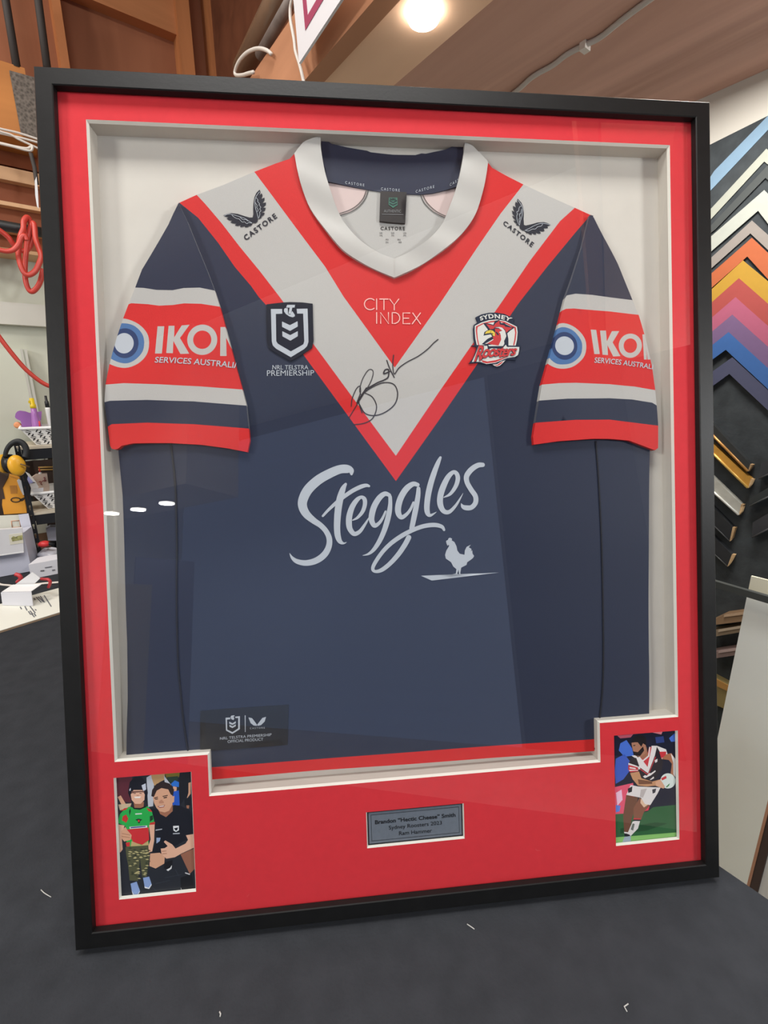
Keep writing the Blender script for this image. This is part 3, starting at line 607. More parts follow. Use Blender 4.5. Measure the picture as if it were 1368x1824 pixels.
# chest print: thin capitals
z = lambda p: Z(450, 500, 4.145, p)
w = 1.9
C_ = [(868 + 43 * math.cos(a), 176 + 41 * math.sin(a)) for a in np.linspace(-.85, -2 * math.pi + .85, 20)]
D_ = [(1030, 238), (1030, 318), (1052, 318), (1072, 308), (1084, 290), (1085, 268), (1074, 248), (1055, 238), (1030, 238)]
ci = [C_, [(915, 138), (915, 216)], [(938, 138), (1000, 138)], [(969, 138), (969, 216)], [(1012, 138), (1045, 182), (1078, 138)], [(1045, 182), (1045, 218)],
      [(915, 238), (915, 318)], [(945, 318), (945, 240), (1002, 318), (1002, 238)], D_, [(1160, 240), (1110, 240), (1110, 319), (1160, 319)], [(1110, 279), (1152, 279)], [(1182, 240), (1238, 320)], [(1238, 240), (1178, 320)]]
strokes([[(*q, w) for q in z(p)] for p in ci], zB, .0006, sharp=True).build('chest_lettering', mat('pale_pink_print', (236, 176, 168), 0.55), jr)
# script lettering across the front
z1 = lambda p: Z(510, 800, 6.218, [(x, y, w / 6.218) for x, y, w in p]); z2 = lambda p: Z(640, 800, 5.2615, [(x, y, w / 5.2615) for x, y, w in p])
ste = [z1([(722, 275, 30), (715, 240, 70), (670, 220, 92), (590, 225, 96), (480, 270, 102), (350, 345, 106), (240, 450, 108), (185, 560, 104), (182, 640, 98), (222, 720, 88), (300, 790, 70), (380, 845, 60), (440, 910, 58), (475, 990, 62), (470, 1080, 66), (420, 1170, 72), (330, 1235, 70), (220, 1262, 64), (120, 1245, 52), (65, 1205, 32), (36, 1155, 5)]),
       z1([(657, 388, 30), (628, 440, 58), (597, 540, 75), (577, 650, 76), (566, 760, 74), (562, 870, 70), (570, 960, 66), (595, 1022, 50), (635, 1043, 22), (668, 1030, 4)]),
       z1([(405, 740, 25), (470, 670, 32), (560, 588, 40), (650, 518, 44), (740, 458, 46), (830, 415, 46), (885, 402, 38), (915, 410, 26)]),
       z1([(735, 787, 12), (790, 757, 30), (845, 690, 42), (870, 610, 46), (864, 553, 46), (828, 532, 36), (780, 565, 50), (730, 640, 60), (698, 740, 66), (694, 830, 66), (708, 890, 58), (752, 938, 50), (810, 915, 42), (860, 850, 32), (912, 765, 14)]),
       z1([(1140, 510, 40), (1090, 495, 52), (1030, 540, 62), (975, 630, 66), (948, 720, 66), (945, 790, 60), (975, 845, 50), (1020, 825, 38), (1062, 770, 30), (1098, 690, 22)]),
       z1([(1148, 530, 40), (1150, 600, 44), (1140, 690, 56), (1115, 800, 60), (1080, 910, 56), (1030, 1020, 52), (970, 1110, 42), (910, 1160, 26), (845, 1178, 4)]),
       z2([(545, 335, 36), (500, 328, 46), (440, 372, 56), (390, 450, 58), (365, 530, 58), (364, 595, 54), (392, 638, 42), (440, 612, 32), (480, 560, 26), (505, 500, 20)]),
       z2([(552, 370, 36), (549, 430, 44), (531, 540, 50), (511, 640, 50), (490, 742, 46)]),
       z2([(793, 757, 22), (770, 726, 34), (700, 710, 40), (600, 722, 40), (500, 758, 40), (400, 810, 42), (300, 880, 40), (220, 960, 38), (150, 1060, 36), (126, 1120, 32), (150, 1146, 28), (210, 1132, 38), (290, 1070, 42), (370, 980, 46), (430, 890, 48), (462, 828, 48)]),
       z2([(758, 80, 24), (735, 130, 40), (700, 220, 50), (665, 330, 54), (641, 440, 54), (631, 540, 52), (638, 598, 46), (665, 620, 28), (722, 588, 3)]),
       z2([(790, 452, 8), (850, 420, 28), (900, 350, 38), (921, 280, 42), (910, 232, 40), (878, 217, 36), (830, 262, 48), (785, 350, 56), (757, 440, 56), (757, 520, 54), (788, 580, 44), (840, 588, 36), (900, 530, 26), (950, 450, 12), (970, 412, 2)]),
       z2([(1155, 148, 40), (1110, 152, 46), (1050, 190, 50), (1005, 250, 50), (1007, 310, 46), (1045, 380, 46), (1085, 440, 46), (1087, 500, 46), (1050, 545, 44), (1000, 550, 46), (967, 537, 34), (952, 508, 4)])]
strokes(ste, zB, .0006).build('front_lettering', PRINT, jr)
z = lambda p: Z(640, 800, 5.2615, p)
hen = z([(812, 860), (830, 850), (835, 835), (850, 830), (868, 838), (865, 855), (890, 870), (910, 910), (918, 950), (940, 980), (985, 990), (988, 950), (1005, 915), (1045, 895), (1025, 920), (1050, 935), (1045, 960), (1057, 945), (1060, 980), (1075, 1000), (1065, 1020), (1040, 1040), (1010, 1060), (1005, 1085), (955, 1110), (945, 1165), (955, 1172), (935, 1172), (930, 1130), (918, 1165), (925, 1174), (870, 1174), (905, 1165), (910, 1125), (880, 1100), (860, 1060), (810, 1025), (803, 990), (815, 950), (840, 910), (838, 895), (825, 905), (815, 880)])
m = patchwork(pl(hen, JW), [], lambda u, v: zB(u, v) + .0006, .02)
patchwork(pl(z([(578, 1187), (680, 1232), (1310, 1155)]), JW), [], lambda u, v: zB(u, v) + .0006, .02, mb=m)
m.build('hen_print', PRINT, jr)
# signature
z = lambda p: Z(450, 500, 4.145, p)
sg = [[(728, 928), (735, 870), (765, 800), (792, 780), (795, 830), (768, 905), (800, 850), (840, 790)], [(710, 1015), (770, 915), (820, 835), (870, 750), (890, 685), (880, 658), (850, 665), (810, 730), (790, 810), (806, 850)],
      [(808, 975), (785, 900), (800, 855), (860, 800), (960, 755), (1040, 765), (1070, 830), (1050, 910), (980, 970), (900, 995), (830, 978), (790, 915)], [(830, 830), (885, 860), (915, 930), (890, 1010), (830, 1050), (750, 1062)],
      [(840, 800), (920, 755), (968, 735), (1000, 712), (1003, 660), (978, 660), (968, 688), (1012, 672)], [(990, 590), (1012, 650), (1045, 715)], [(1040, 550), (1034, 620), (1045, 690), (1080, 645), (1140, 602), (1220, 560), (1290, 508), (1335, 462), (1368, 435)]]
ww = [1.5, 1.3, 1.8, 1.6, 2.3, 1.8, 1.7]
strokes([[(*q, w_) for q in z(p)] for p, w_ in zip(sg, ww)], zB, .0005).build('signature', INK, jr)
# hem label
z = lambda p: Z(360, 1250, 7.6, p)
hl = z([(60, 110), (600, 75), (1172, 38), (1158, 580), (600, 620), (-20, 660), (-20, 115)])
zh = lambda u, v: zB(u, v) + .0009
h0 = patchwork(pl(hl, JW), [], zh, .02, JW - .001).build('hem_label', mat('black_satin_patch', (17, 17, 22), 0.5), jr)
m = MB()
for p in ([(322, 208), (385, 205), (385, 228), (342, 232), (346, 365), (415, 400), (492, 352), (492, 212), (455, 214), (452, 194), (515, 188), (515, 362), (415, 424), (330, 378)], [(372, 260), (415, 282), (460, 255), (460, 282), (415, 305), (372, 286)], [(375, 300), (415, 322), (460, 297), (460, 322), (415, 346), (375, 326)], [(388, 200), (400, 180), (442, 176), (440, 192), (425, 195), (440, 215), (430, 240), (400, 228)], [(580, 178), (592, 178), (592, 400), (584, 400)]):
    patchwork(pl(z(p), JW), [], lambda u, v: zh(u, v) + .0005, .05, mb=m)
for p in ([(630, 205), (680, 215), (745, 300), (745, 318), (700, 312), (660, 280)], [(868, 197), (820, 210), (750, 300), (755, 318), (800, 308), (850, 260)]):
    patchwork(pl(z(p), JW), [], lambda u, v: zh(u, v) + .0005, .05, mb=m)
text('CASTORE', z([(650, 362), (852, 354), (850, 332), (650, 342)]), zh, .0005, m, 0, spacing=1.4)
text('NRL TELSTRA PREMIERSHIP', z([(250, 500), (942, 455), (942, 420), (250, 466)]), zh, .0005, m, 0)
text('OFFICIAL PRODUCT', z([(352, 545), (830, 515), (830, 480), (352, 508)]), zh, .0005, m, 0)
m.build('label_print', PRINT, h0)

# ------------------------------------------------------------------ prints and plaque behind the mat
_pc = {}
def pic(name, ox, oy, s, R, base, layers, label):
    cols = [base]; L2 = []
    for c, poly in layers:
        if c not in cols: cols.append(c)
        L2.append((pl(Z(ox, oy, s, poly), MWB - .001), cols.index(c)))
    ms = [mat('photo_ink_%d_%d_%d' % c, c, 0.35, spec=0.4) for c in cols]
    (u0, v0), (u1, v1) = R[0], R[2]
    mb = patchwork(rect(u0 - .004, v0 - .004, u1 + .004, v1 + .004), L2, lambda u, v: MWB - .0008, .05, MWB - .0014, smooth=False)
    o = mb.build('photo_print', ms); tag(o, label, 'photograph'); return o
SK, SKL, SKD = (214, 164, 134), (226, 178, 152), (160, 108, 84)
kid = [((92, 40, 52), [(60, 200), (310, 215), (300, 300), (290, 540), (190, 520), (130, 450), (60, 440)]), (SK, [(132, 470), (170, 450), (235, 560), (200, 600)]), ((200, 180, 150), [(140, 560), (300, 545), (280, 600), (160, 630)]),
       ((190, 195, 205), [(480, 235), (560, 190), (620, 190), (570, 330), (560, 580), (500, 590), (490, 420)]), ((188, 150, 104), [(530, 180), (700, 180), (700, 260), (640, 290), (575, 335), (545, 250)]), ((190, 195, 205), [(690, 210), (780, 330), (700, 300)]),
       ((124, 112, 40), [(700, 175), (890, 165), (870, 230), (720, 245)]), ((40, 62, 50), [(720, 232), (860, 218), (850, 285), (760, 292)]), (SK, [(800, 340), (845, 350), (840, 410), (800, 405)]), ((44, 112, 204), [(775, 310), (820, 270), (870, 290), (875, 350), (790, 340)]), ((40, 88, 190), [(790, 405), (870, 390), (880, 570), (795, 570)]),
       ((25, 27, 35), [(880, 160), (1060, 160), (1060, 330), (1000, 420), (930, 500), (880, 580), (870, 330)]), (SK, [(985, 300), (1015, 290), (1012, 430), (965, 490), (985, 420)]), ((25, 27, 35), [(935, 490), (1010, 470), (1010, 570), (940, 580)]), (SKD, [(960, 570), (995, 570), (990, 610), (965, 605)]),
       ((24, 26, 36), [(530, 600), (640, 630), (700, 710), (800, 640), (812, 565), (900, 578), (1000, 630), (1040, 740), (1045, 910), (950, 930), (960, 985), (860, 1040), (800, 1080), (720, 1150), (545, 1150), (580, 1040), (600, 950), (560, 800)]),
       (SKD, [(620, 620), (795, 560), (795, 640), (715, 712), (645, 675)]), (SK, [(556, 470), (600, 385), (660, 355), (740, 355), (792, 430), (792, 560), (752, 635), (700, 655), (640, 642), (600, 600), (570, 540)]),
       ((46, 34, 34), [(538, 460), (548, 385), (600, 312), (680, 284), (760, 308), (812, 380), (800, 455), (772, 440), (742, 378), (660, 362), (604, 392), (568, 470)]), (SK, [(790, 465), (816, 455), (812, 530), (790, 540)]),
       ((60, 40, 36), [(570, 478), (615, 465), (620, 474), (575, 490)]), ((60, 40, 36), [(672, 458), (735, 445), (738, 455), (676, 468)]), ((40, 28, 26), [(582, 492), (620, 486), (618, 497), (584, 502)]), ((40, 28, 26), [(684, 474), (728, 466), (726, 480), (688, 486)]),
       ((188, 134, 108), [(628, 528), (660, 500), (690, 528), (686, 545), (636, 548)]), ((150, 78, 74), [(612, 580), (704, 562), (690, 592), (640, 602)]), ((238, 228, 222), [(625, 582), (695, 570), (685, 583), (640, 590)]),
       ((230, 232, 236), [(800, 818), (870, 815), (870, 870), (835, 890), (805, 872)]), ((24, 26, 36), [(812, 845), (860, 835), (850, 870), (830, 875)]), ((170, 174, 184), [(798, 905), (880, 900), (880, 914), (798, 918)]), ((170, 174, 184), [(590, 862), (668, 850), (668, 862), (590, 876)]), ((150, 170, 205), [(600, 960), (650, 960), (640, 1000), (600, 1030)]),
       (SK, [(525, 1150), (640, 1140), (700, 1190), (695, 1270), (590, 1330), (515, 1300)]), ((150, 100, 80), [(890, 1160), (1050, 1090), (1065, 1330), (1000, 1395), (950, 1290)]),
       (SKL, [(955, 930), (1045, 915), (1050, 1080), (900, 1150), (820, 1195), (720, 1212), (660, 1155), (652, 1090), (700, 1085), (735, 1060), (688, 1010), (706, 992), (790, 1040), (830, 1090), (950, 1030), (980, 985)]), (SKD, [(665, 1120), (720, 1115), (720, 1122), (665, 1128)]), (SKD, [(670, 1150), (725, 1145), (725, 1152), (672, 1158)]),
       ((22, 24, 30), [(890, 1440), (1025, 1390), (1065, 1600), (895, 1610)]), ((225, 225, 228), [(893, 1555), (905, 1590), (925, 1600), (900, 1606)]), ((225, 225, 228), [(1030, 1570), (1022, 1590), (1000, 1594), (1030, 1600)]), ((200, 200, 205), [(945, 1375), (1005, 1395), (1000, 1408), (945, 1388)]),
       ((22, 24, 30), [(695, 1260), (795, 1225), (790, 1300), (740, 1350), (690, 1330)]), ((225, 225, 228), [(720, 1345), (765, 1322), (786, 1288), (782, 1330), (740, 1362)]),
       ((20, 22, 34), [(258, 420), (278, 290), (340, 228), (420, 228), (480, 300), (497, 420), (470, 560), (460, 480), (400, 395), (300, 400), (286, 490)]), ((200, 206, 220), [(420, 330), (470, 305), (476, 380), (442, 398)]), ((200, 206, 220), [(272, 380), (290, 358), (292, 385), (278, 400)]),
       (SKD, [(325, 530), (450, 530), (445, 600), (335, 600)]), (SKL, [(290, 440), (325, 385), (430, 385), (460, 440), (455, 505), (410, 552), (345, 552), (302, 505)]), ((120, 84, 74), [(300, 400), (450, 395), (456, 418), (420, 412), (340, 418), (298, 428)]), ((60, 44, 40), [(325, 425), (352, 420), (352, 428), (326, 432)]), ((60, 44, 40), [(395, 420), (425, 424), (424, 431), (396, 428)]), ((190, 136, 116), [(362, 448), (388, 448), (392, 458), (358, 458)]), ((240, 234, 228), [(328, 466), (415, 462), (400, 482), (345, 484)]),
       ((40, 172, 78), [(275, 585), (340, 605), (440, 605), (495, 580), (545, 640), (580, 790), (512, 805), (505, 1000), (512, 1052), (240, 1068), (240, 960), (240, 840), (212, 812), (132, 780), (158, 680), (220, 612)]), ((26, 28, 28), [(298, 570), (330, 600), (400, 606), (470, 575), (476, 592), (400, 624), (325, 615)]),
       ((196, 54, 50), [(165, 640), (215, 605), (260, 600), (230, 625)]), ((196, 54, 50), [(195, 700), (235, 680), (262, 730), (235, 780), (185, 750)]), ((196, 54, 50), [(480, 600), (530, 620), (550, 650), (505, 640)]), ((196, 54, 50), [(520, 780), (582, 768), (582, 800), (520, 806)]), ((26, 60, 38), [(270, 640), (285, 600), (292, 640), (275, 700)]), ((26, 60, 38), [(520, 700), (555, 690), (560, 740), (520, 770)]),
       ((206, 50, 56), [(245, 860), (505, 835), (512, 985), (430, 1045), (320, 1015)]), ((222, 224, 230), [(275, 828), (488, 812), (488, 838), (280, 854)]), ((44, 60, 140), [(290, 832), (470, 818), (470, 830), (290, 846)]), ((30, 50, 40), [(345, 742), (385, 730), (432, 740), (405, 760), (400, 785), (380, 785), (375, 760)]), ((206, 50, 56), [(375, 745), (400, 745), (395, 770), (380, 770)]), ((220, 224, 222), [(345, 668), (425, 664), (425, 676), (345, 682)]),
       ((206, 50, 56), [(230, 1020), (280, 1010), (280, 1064), (240, 1066)]), ((196, 170, 120), [(300, 1000), (420, 1050), (500, 1000), (505, 1050), (290, 1064)]),
       (SKL, [(140, 800), (215, 812), (182, 960), (194, 1100), (162, 1140), (138, 1090), (140, 950)]), (SKL, [(510, 806), (578, 800), (572, 1000), (548, 1125), (510, 1135), (502, 1060), (530, 980)]), (SK, [(176, 880), (228, 828), (250, 870), (302, 930), (290, 985), (212, 1005), (176, 960)]), (SKD, [(185, 905), (285, 925), (284, 931), (186, 912)]), (SKD, [(182, 940), (280, 955), (280, 961), (182, 947)]),
       ((84, 86, 62), [(226, 1072), (497, 1050), (517, 1180), (482, 1430), (428, 1435), (402, 1200), (378, 1480), (278, 1475), (258, 1280), (238, 1180)])]
rr = random.Random(3)
for _ in range(90):
    x, y = rr.uniform(245, 490), rr.uniform(1080, 1450)
    if 1230 < y and (370 < x < 410): continue
    if y > 1300 and (x < 275 or x > 470): continue
    kid.append(((188, 178, 128) if rr.random() < .55 else (52, 58, 44), [(x, y), (x + 26, y - 8), (x + 46, y + 4), (x + 20, y + 8)]))
kid += [((140, 166, 216), [(288, 1512), (362, 1488), (402, 1600), (372, 1652), (320, 1648), (300, 1580)]), ((140, 166, 216), [(438, 1442), (512, 1428), (542, 1520), (512, 1572), (460, 1562)]), ((225, 228, 235), [(300, 1590), (325, 1640), (372, 1645), (398, 1600), (400, 1612), (372, 1656), (318, 1652)]), ((225, 228, 235), [(455, 1545), (505, 1562), (540, 1515), (542, 1530), (512, 1576), (460, 1566)]),
        ((58, 64, 74), [(590, 1510), (760, 1470), (762, 1474), (592, 1515)]), ((58, 64, 74), [(560, 1560), (640, 1640), (636, 1642), (556, 1562)]), ((58, 64, 74), [(830, 1340), (870, 1420), (866, 1422), (826, 1344)]), ((58, 64, 74), [(700, 1440), (900, 1400), (900, 1404), (700, 1445)])]
pic('photo_print', 190, 1350, 6.758, PH1, (38, 42, 50), kid, 'colour photo of a child in beanie beside a crouching man in black')
R_ = (200, 52, 62); PW = (226, 220, 218); PN = (30, 28, 38)
pla = [((70, 110, 204), [(300, 350), (360, 318), (415, 400), (430, 470), (340, 480), (285, 420)]), ((58, 90, 184), [(255, 500), (340, 456), (405, 540), (390, 620), (330, 700), (255, 745), (245, 620)]), ((70, 110, 204), [(775, 300), (835, 245), (845, 330), (795, 335)]), ((44, 62, 124), [(640, 290), (720, 280), (730, 340), (650, 350)]), ((196, 92, 112), [(270, 275), (425, 262), (400, 292), (300, 302)]), ((226, 130, 140), [(600, 242), (712, 232), (700, 264)]),
       ((226, 84, 112), [(230, 780), (425, 735), (440, 1030), (240, 1045)]), ((236, 192, 216), [(258, 832), (312, 800), (322, 900), (270, 960)]), ((90, 130, 216), [(256, 950), (302, 958), (292, 1012), (256, 1022)]), ((226, 60, 84), [(530, 950), (590, 942), (574, 1002), (536, 1012)]),
       ((44, 96, 56), [(230, 1042), (560, 1018), (620, 972), (880, 945), (880, 1225), (230, 1270)]), ((30, 74, 42), [(300, 1180), (640, 1120), (760, 1130), (560, 1200), (300, 1230)]), ((132, 188, 104), [(230, 1268), (880, 1215), (880, 1260), (230, 1345)]), ((60, 100, 60), [(420, 1308), (850, 1256), (850, 1260), (420, 1314)]),
       ((112, 72, 54), [(358, 850), (472, 880), (442, 1000), (412, 1080), (388, 1218), (338, 1222), (328, 1050)]), ((134, 84, 64), [(488, 880), (592, 950), (530, 1020), (502, 1092), (430, 1085), (428, 980)]), ((226, 190, 160), [(500, 890), (575, 945), (530, 975), (495, 930)]),
       (PW, [(420, 1112), (497, 1090), (472, 1180), (402, 1252), (368, 1232)]), (R_, [(430, 1078), (502, 1082), (500, 1092), (428, 1092)]), (PN, [(428, 1092), (500, 1092), (496, 1108), (428, 1106)]), ((110, 116, 110), [(420, 1130), (440, 1135), (425, 1200), (400, 1190)]), (PN, [(338, 1222), (392, 1240), (392, 1262), (342, 1256)]), (PW, [(336, 1212), (388, 1218), (386, 1232), (338, 1226)]), ((156, 172, 186), [(340, 1262), (402, 1252), (402, 1302), (380, 1318), (316, 1322)]),
       (PW, [(400, 755), (470, 770), (560, 775), (692, 780), (662, 840), (592, 952), (540, 942), (500, 880), (358, 852)]), ((190, 180, 178), [(500, 800), (560, 790), (520, 880), (490, 870)]), (PN, [(372, 792), (418, 768), (412, 822), (378, 834)]), ((60, 58, 66), [(610, 800), (650, 790), (640, 830), (615, 840)]),
       ((38, 32, 40), [(380, 540), (430, 480), (560, 390), (600, 378), (650, 372), (745, 408), (720, 500), (706, 600), (640, 705), (560, 712), (500, 695), (470, 600)]),
       (PW, [(408, 470), (450, 465), (480, 500), (440, 490)]), (R_, [(482, 498), (570, 470), (582, 390), (640, 376), (562, 600), (500, 540)]), (PW, [(455, 490), (490, 480), (565, 580), (604, 374), (658, 374), (636, 470), (570, 642), (488, 582)]), (R_, [(490, 480), (560, 470), (580, 390), (606, 382), (566, 578)]), (R_, [(488, 590), (570, 650), (640, 480), (648, 480), (572, 662), (486, 600)]),
       (PW, [(650, 372), (745, 408), (765, 470), (690, 440), (672, 410)]), (R_, [(680, 432), (748, 430), (742, 484), (700, 502)]), (PW, [(700, 494), (744, 478), (740, 490), (706, 506)]),
       (R_, [(378, 560), (470, 582), (474, 622), (396, 634), (376, 604)]), (PW, [(378, 540), (470, 572), (470, 584), (378, 558)]), (PW, [(386, 608), (474, 610), (474, 616), (388, 620)]), (PW, [(390, 580), (450, 590), (450, 602), (390, 594)]),
       ((196, 144, 104), [(395, 640), (482, 624), (505, 690), (612, 722), (692, 700), (742, 772), (720, 792), (640, 762), (560, 770), (470, 760), (420, 700)]), ((120, 78, 56), [(470, 700), (610, 722), (610, 745), (480, 750)]), ((168, 110, 80), [(702, 502), (748, 456), (800, 446), (838, 512), (832, 600), (824, 690), (790, 640), (802, 550), (772, 512)]), (PW, [(790, 446), (838, 505), (836, 680), (816, 650), (815, 540)]),
       ((216, 226, 220), circ(764, 716, 74, 28)), (R_, [(698, 690), (745, 666), (752, 690), (706, 712)]), ((60, 130, 70), [(745, 772), (782, 738), (776, 760), (752, 782)]), (SK, [(690, 702), (735, 770), (720, 790), (650, 765), (640, 730)]),
       (SKD, [(490, 480), (552, 380), (572, 470), (520, 505)]), ((172, 122, 98), [(408, 345), (500, 330), (548, 360), (552, 440), (500, 482), (450, 472), (422, 420)]), ((36, 26, 26), [(424, 428), (470, 436), (522, 380), (532, 420), (492, 474), (446, 470)]), ((24, 21, 25), [(402, 338), (440, 280), (500, 262), (552, 295), (553, 372), (522, 350), (504, 384), (470, 340)]), ((60, 46, 40), [(425, 368), (446, 364), (446, 374), (427, 378)]), (PW, [(468, 490), (520, 512), (570, 470), (582, 385), (592, 385), (582, 478), (525, 526), (466, 500)]),
       (PW, [(520, 672), (540, 660), (560, 665), (580, 640), (600, 640), (640, 612), (645, 624), (600, 660), (540, 690)]), (PW, [(585, 705), (625, 672), (628, 690), (600, 706)]), (PW, [(600, 420), (612, 432), (625, 410), (618, 436)]), (PW, [(635, 515), (662, 500), (660, 530), (640, 540)]), (PW, [(470, 580), (492, 568), (494, 600), (476, 605)])]
pic('photo_print', 1050, 1260, 5.472, PH2, (20, 24, 46), pla, 'colour photo of a running rugby player holding a white ball')
PQ = thing('name_plaque', L(.4513, .0885, MWB), 'grey engraved name plaque with black lettering at the bottom centre of the mat', 'plaque')
pq = rect(.3835, .0905, .5193, .1381); PGR = mat('brushed_pewter_plate', (112, 120, 130), 0.4, 0.15, noise=0.05, scale=200); PBK = mat('black_engraving', (16, 17, 20), 0.5)
def ringlay(p, d, e): return [(inset(p, d), 1), (inset(p, d + e), 0)]
patchwork(pq, [(pq, 1)] + [(inset(pq, .0018), 0)] + ringlay(pq, .0050, .0007), lambda u, v: MWB + .0006, .05, MWB - .0014, smooth=False).build('plate', [PGR, PBK], PQ)
z = lambda p: Z(630, 1410, 6.218, p); zk = lambda u, v: MWB + .0010
m = text('Brandon “Hectic Cheese” Smith', z([(237, 356), (1127, 272), (1124, 232), (235, 314)]), zk, 0, None, 0, MWB, bold=.022)
text('Sydney Roosters 2023', z([(390, 416), (976, 358), (974, 318), (388, 374)]), zk, 0, m, 0, MWB, bold=.004)
text('Ram Hammer', z([(503, 478), (866, 446), (864, 404), (501, 436)]), zk, 0, m, 0, MWB, bold=.004)
m.build('engraved_lettering', PBK, PQ)

# ------------------------------------------------------------------ display samples on the right-hand wall
zs6 = lambda p: Z(1168, 200, 3.648, p); zs8 = lambda p: Z(1268, 200, 9.12, p); zs7 = lambda p: Z(1168, 650, 3.65, p)
def onwall(px, a, ext, mb=None, mi=0, mside=None):
    return (mb or MB()).prism([onB(x, y, a) for x, y in px], AX * ext, mi, mside)
CH = [((150, 186, 214), zs8([(-30, 1060), (40, 950), (912, 55)]) + [(1385, 189), (1440, 236), (1425, 252), (1384, 215)] + zs8([(912, 285), (20, 1230), (-30, 1280)]), 'pale blue corner sample, topmost on the black felt wall', 0),
      ((206, 208, 192), zs8([(-60, 1615), (885, 590), (1060, 730), (1060, 960), (850, 800), (-60, 1785)]), 'thin cream corner sample below the pale blue one', 1),
      ((78, 84, 82), zs8([(-60, 1885), (905, 862), (1060, 990), (1060, 1230), (870, 1065), (60, 1900), (-60, 1990)]), 'dark grey corner sample between the two cream ones', 2),
      ((212, 216, 204), zs6([(330, 832), (705, 505), (780, 580), (780, 790), (665, 640), (330, 930)]), 'wide off-white corner sample above the beige one', 3),
      ((176, 166, 156), zs6([(330, 972), (625, 703), (780, 842), (780, 942), (615, 787), (330, 1042)]), 'beige corner sample with a white edge above the orange one', 2),
      ((222, 112, 58), zs6([(330, 1075), (625, 815), (780, 962), (780, 1140), (595, 937), (330, 1170)]), 'orange corner sample above the yellow one', 3),
      ((226, 172, 44), zs6([(330, 1180), (567, 962), (780, 1140), (780, 1290), (540, 1080), (330, 1268)]), 'yellow corner sample between the orange and red ones', 4),
      ((204, 82, 74), zs6([(330, 1265), (540, 1078), (780, 1288), (780, 1436), (518, 1203), (330, 1368)]), 'red corner sample between the yellow and pink ones', 5),
      ((214, 106, 138), zs6([(330, 1364), (518, 1201), (780, 1434), (780, 1572), (497, 1317), (330, 1458)]), 'pink corner sample between the red and purple ones', 6),
      ((142, 108, 156), zs6([(330, 1455), (497, 1315), (780, 1570), (780, 1712), (473, 1430), (330, 1545)]), 'purple corner sample between the pink and bright blue ones', 7),
      ((62, 120, 200), zs6([(330, 1542), (473, 1428), (780, 1710), (780, 1846), (455, 1543), (330, 1635)]), 'bright blue corner sample between the purple and slate ones', 8),
      ((88, 92, 124), zs6([(330, 1712), (497, 1592), (780, 1850), (780, 1985), (478, 1700), (330, 1808)]), 'slate blue corner sample, lowest of the coloured ones', 7)]
for i, (c, p, lb_, lev) in enumerate(CH):
    c = tuple(int(round(v * .73)) for v in c)
    o = onwall(p, 1.6830 - lev * .0016, .0014, None, 0, 1).build('corner_sample', [mat('sample_board_%d' % i, c, .75, noise=.03, scale=60), mat('sample_edge_%d' % i, tuple(int(v * .82) for v in c), .8)])
    # each hangs on a pin pushed into the felt
    cpt = (p[1][0] + p[-2][0]) / 2, (p[1][1] + p[-2][1]) / 2
    tag(o, lb_, 'corner sample', 'mat corner samples on the felt wall')
MD = [((44, 46, 46), [(300, 310), (615, 645), (600, 694), (300, 385)], 'short black moulding with gold lip, uppermost below the slate corner sample'),
      ((196, 146, 64), [(300, 445), (618, 740), (600, 802), (300, 505)], 'gold moulding sample below the black one with gold lip'),
      ((186, 186, 176), [(300, 660), (555, 905), (540, 978), (300, 758)], 'silver moulding sample below the gold one'),
      ((38, 40, 42), [(300, 850), (500, 1055), (480, 1148), (300, 970)], 'plain black moulding sample just below the silver one'),
      ((40, 42, 44), [(300, 1040), (495, 1232), (465, 1312), (300, 1155)], 'black moulding sample with curled tip, lowest above the rail'),
      ((52, 54, 57), [(685, 640), (790, 588), (790, 690), (668, 740)], 'dark grey moulding at the right edge, highest of three slanting up'),
      ((48, 52, 52), [(610, 870), (790, 764), (790, 832), (610, 918)], 'narrow grey moulding at the right edge, middle of three slanting up'),
      ((54, 55, 58), [(630, 1025), (790, 930), (790, 1040), (625, 1122)], 'broad grey moulding at the right edge, lowest of three slanting up')]
TAN = mat('raw_wood_end', (190, 156, 112), .7, noise=.1, scale=80)
for i, (c, p, lb_) in enumerate(MD):
    q = zs7(p); t = thing('moulding_sample', onB(*q[0], 1.684), lb_, 'moulding', 'frame moulding samples on the felt wall')
    onwall(q, 1.662, .022).build('profile', mat('moulding_finish_%d' % i, c, .4, .3 if i in (1, 2) else 0, noise=.08, scale=60), t)
    if i < 5:
        e = [q[1], q[2]]; dx = 5
        MB().prism([onB(q[1][0], q[1][1], 1.662), onB(q[2][0], q[2][1], 1.662), onB(q[2][0] + dx, q[2][1] - 6, 1.667), onB(q[1][0] + dx, q[1][1] + 1, 1.667)], AX * .016).build('cut_end', TAN, t)
    lp = [(q[3][0], q[3][1]), (q[2][0], q[2][1])]
    m = MB().tube([onB(lp[0][0], lp[0][1], 1.660), onB(lp[1][0] - .5, lp[1][1] - 1, 1.660)], .0035 if i < 3 else .0022, 8)
    m.build('beaded_lip' if i in (1, 2) else 'lip', mat('lip_finish_%d' % i, [(190, 138, 76), (216, 176, 92), (214, 214, 206), (60, 60, 60), (62, 62, 60), (70, 72, 74), (72, 76, 76), (72, 73, 76)][i], .35, .4 if i < 3 else 0), t)
zs9 = lambda p: Z(1258, 1020, 6.52, p)
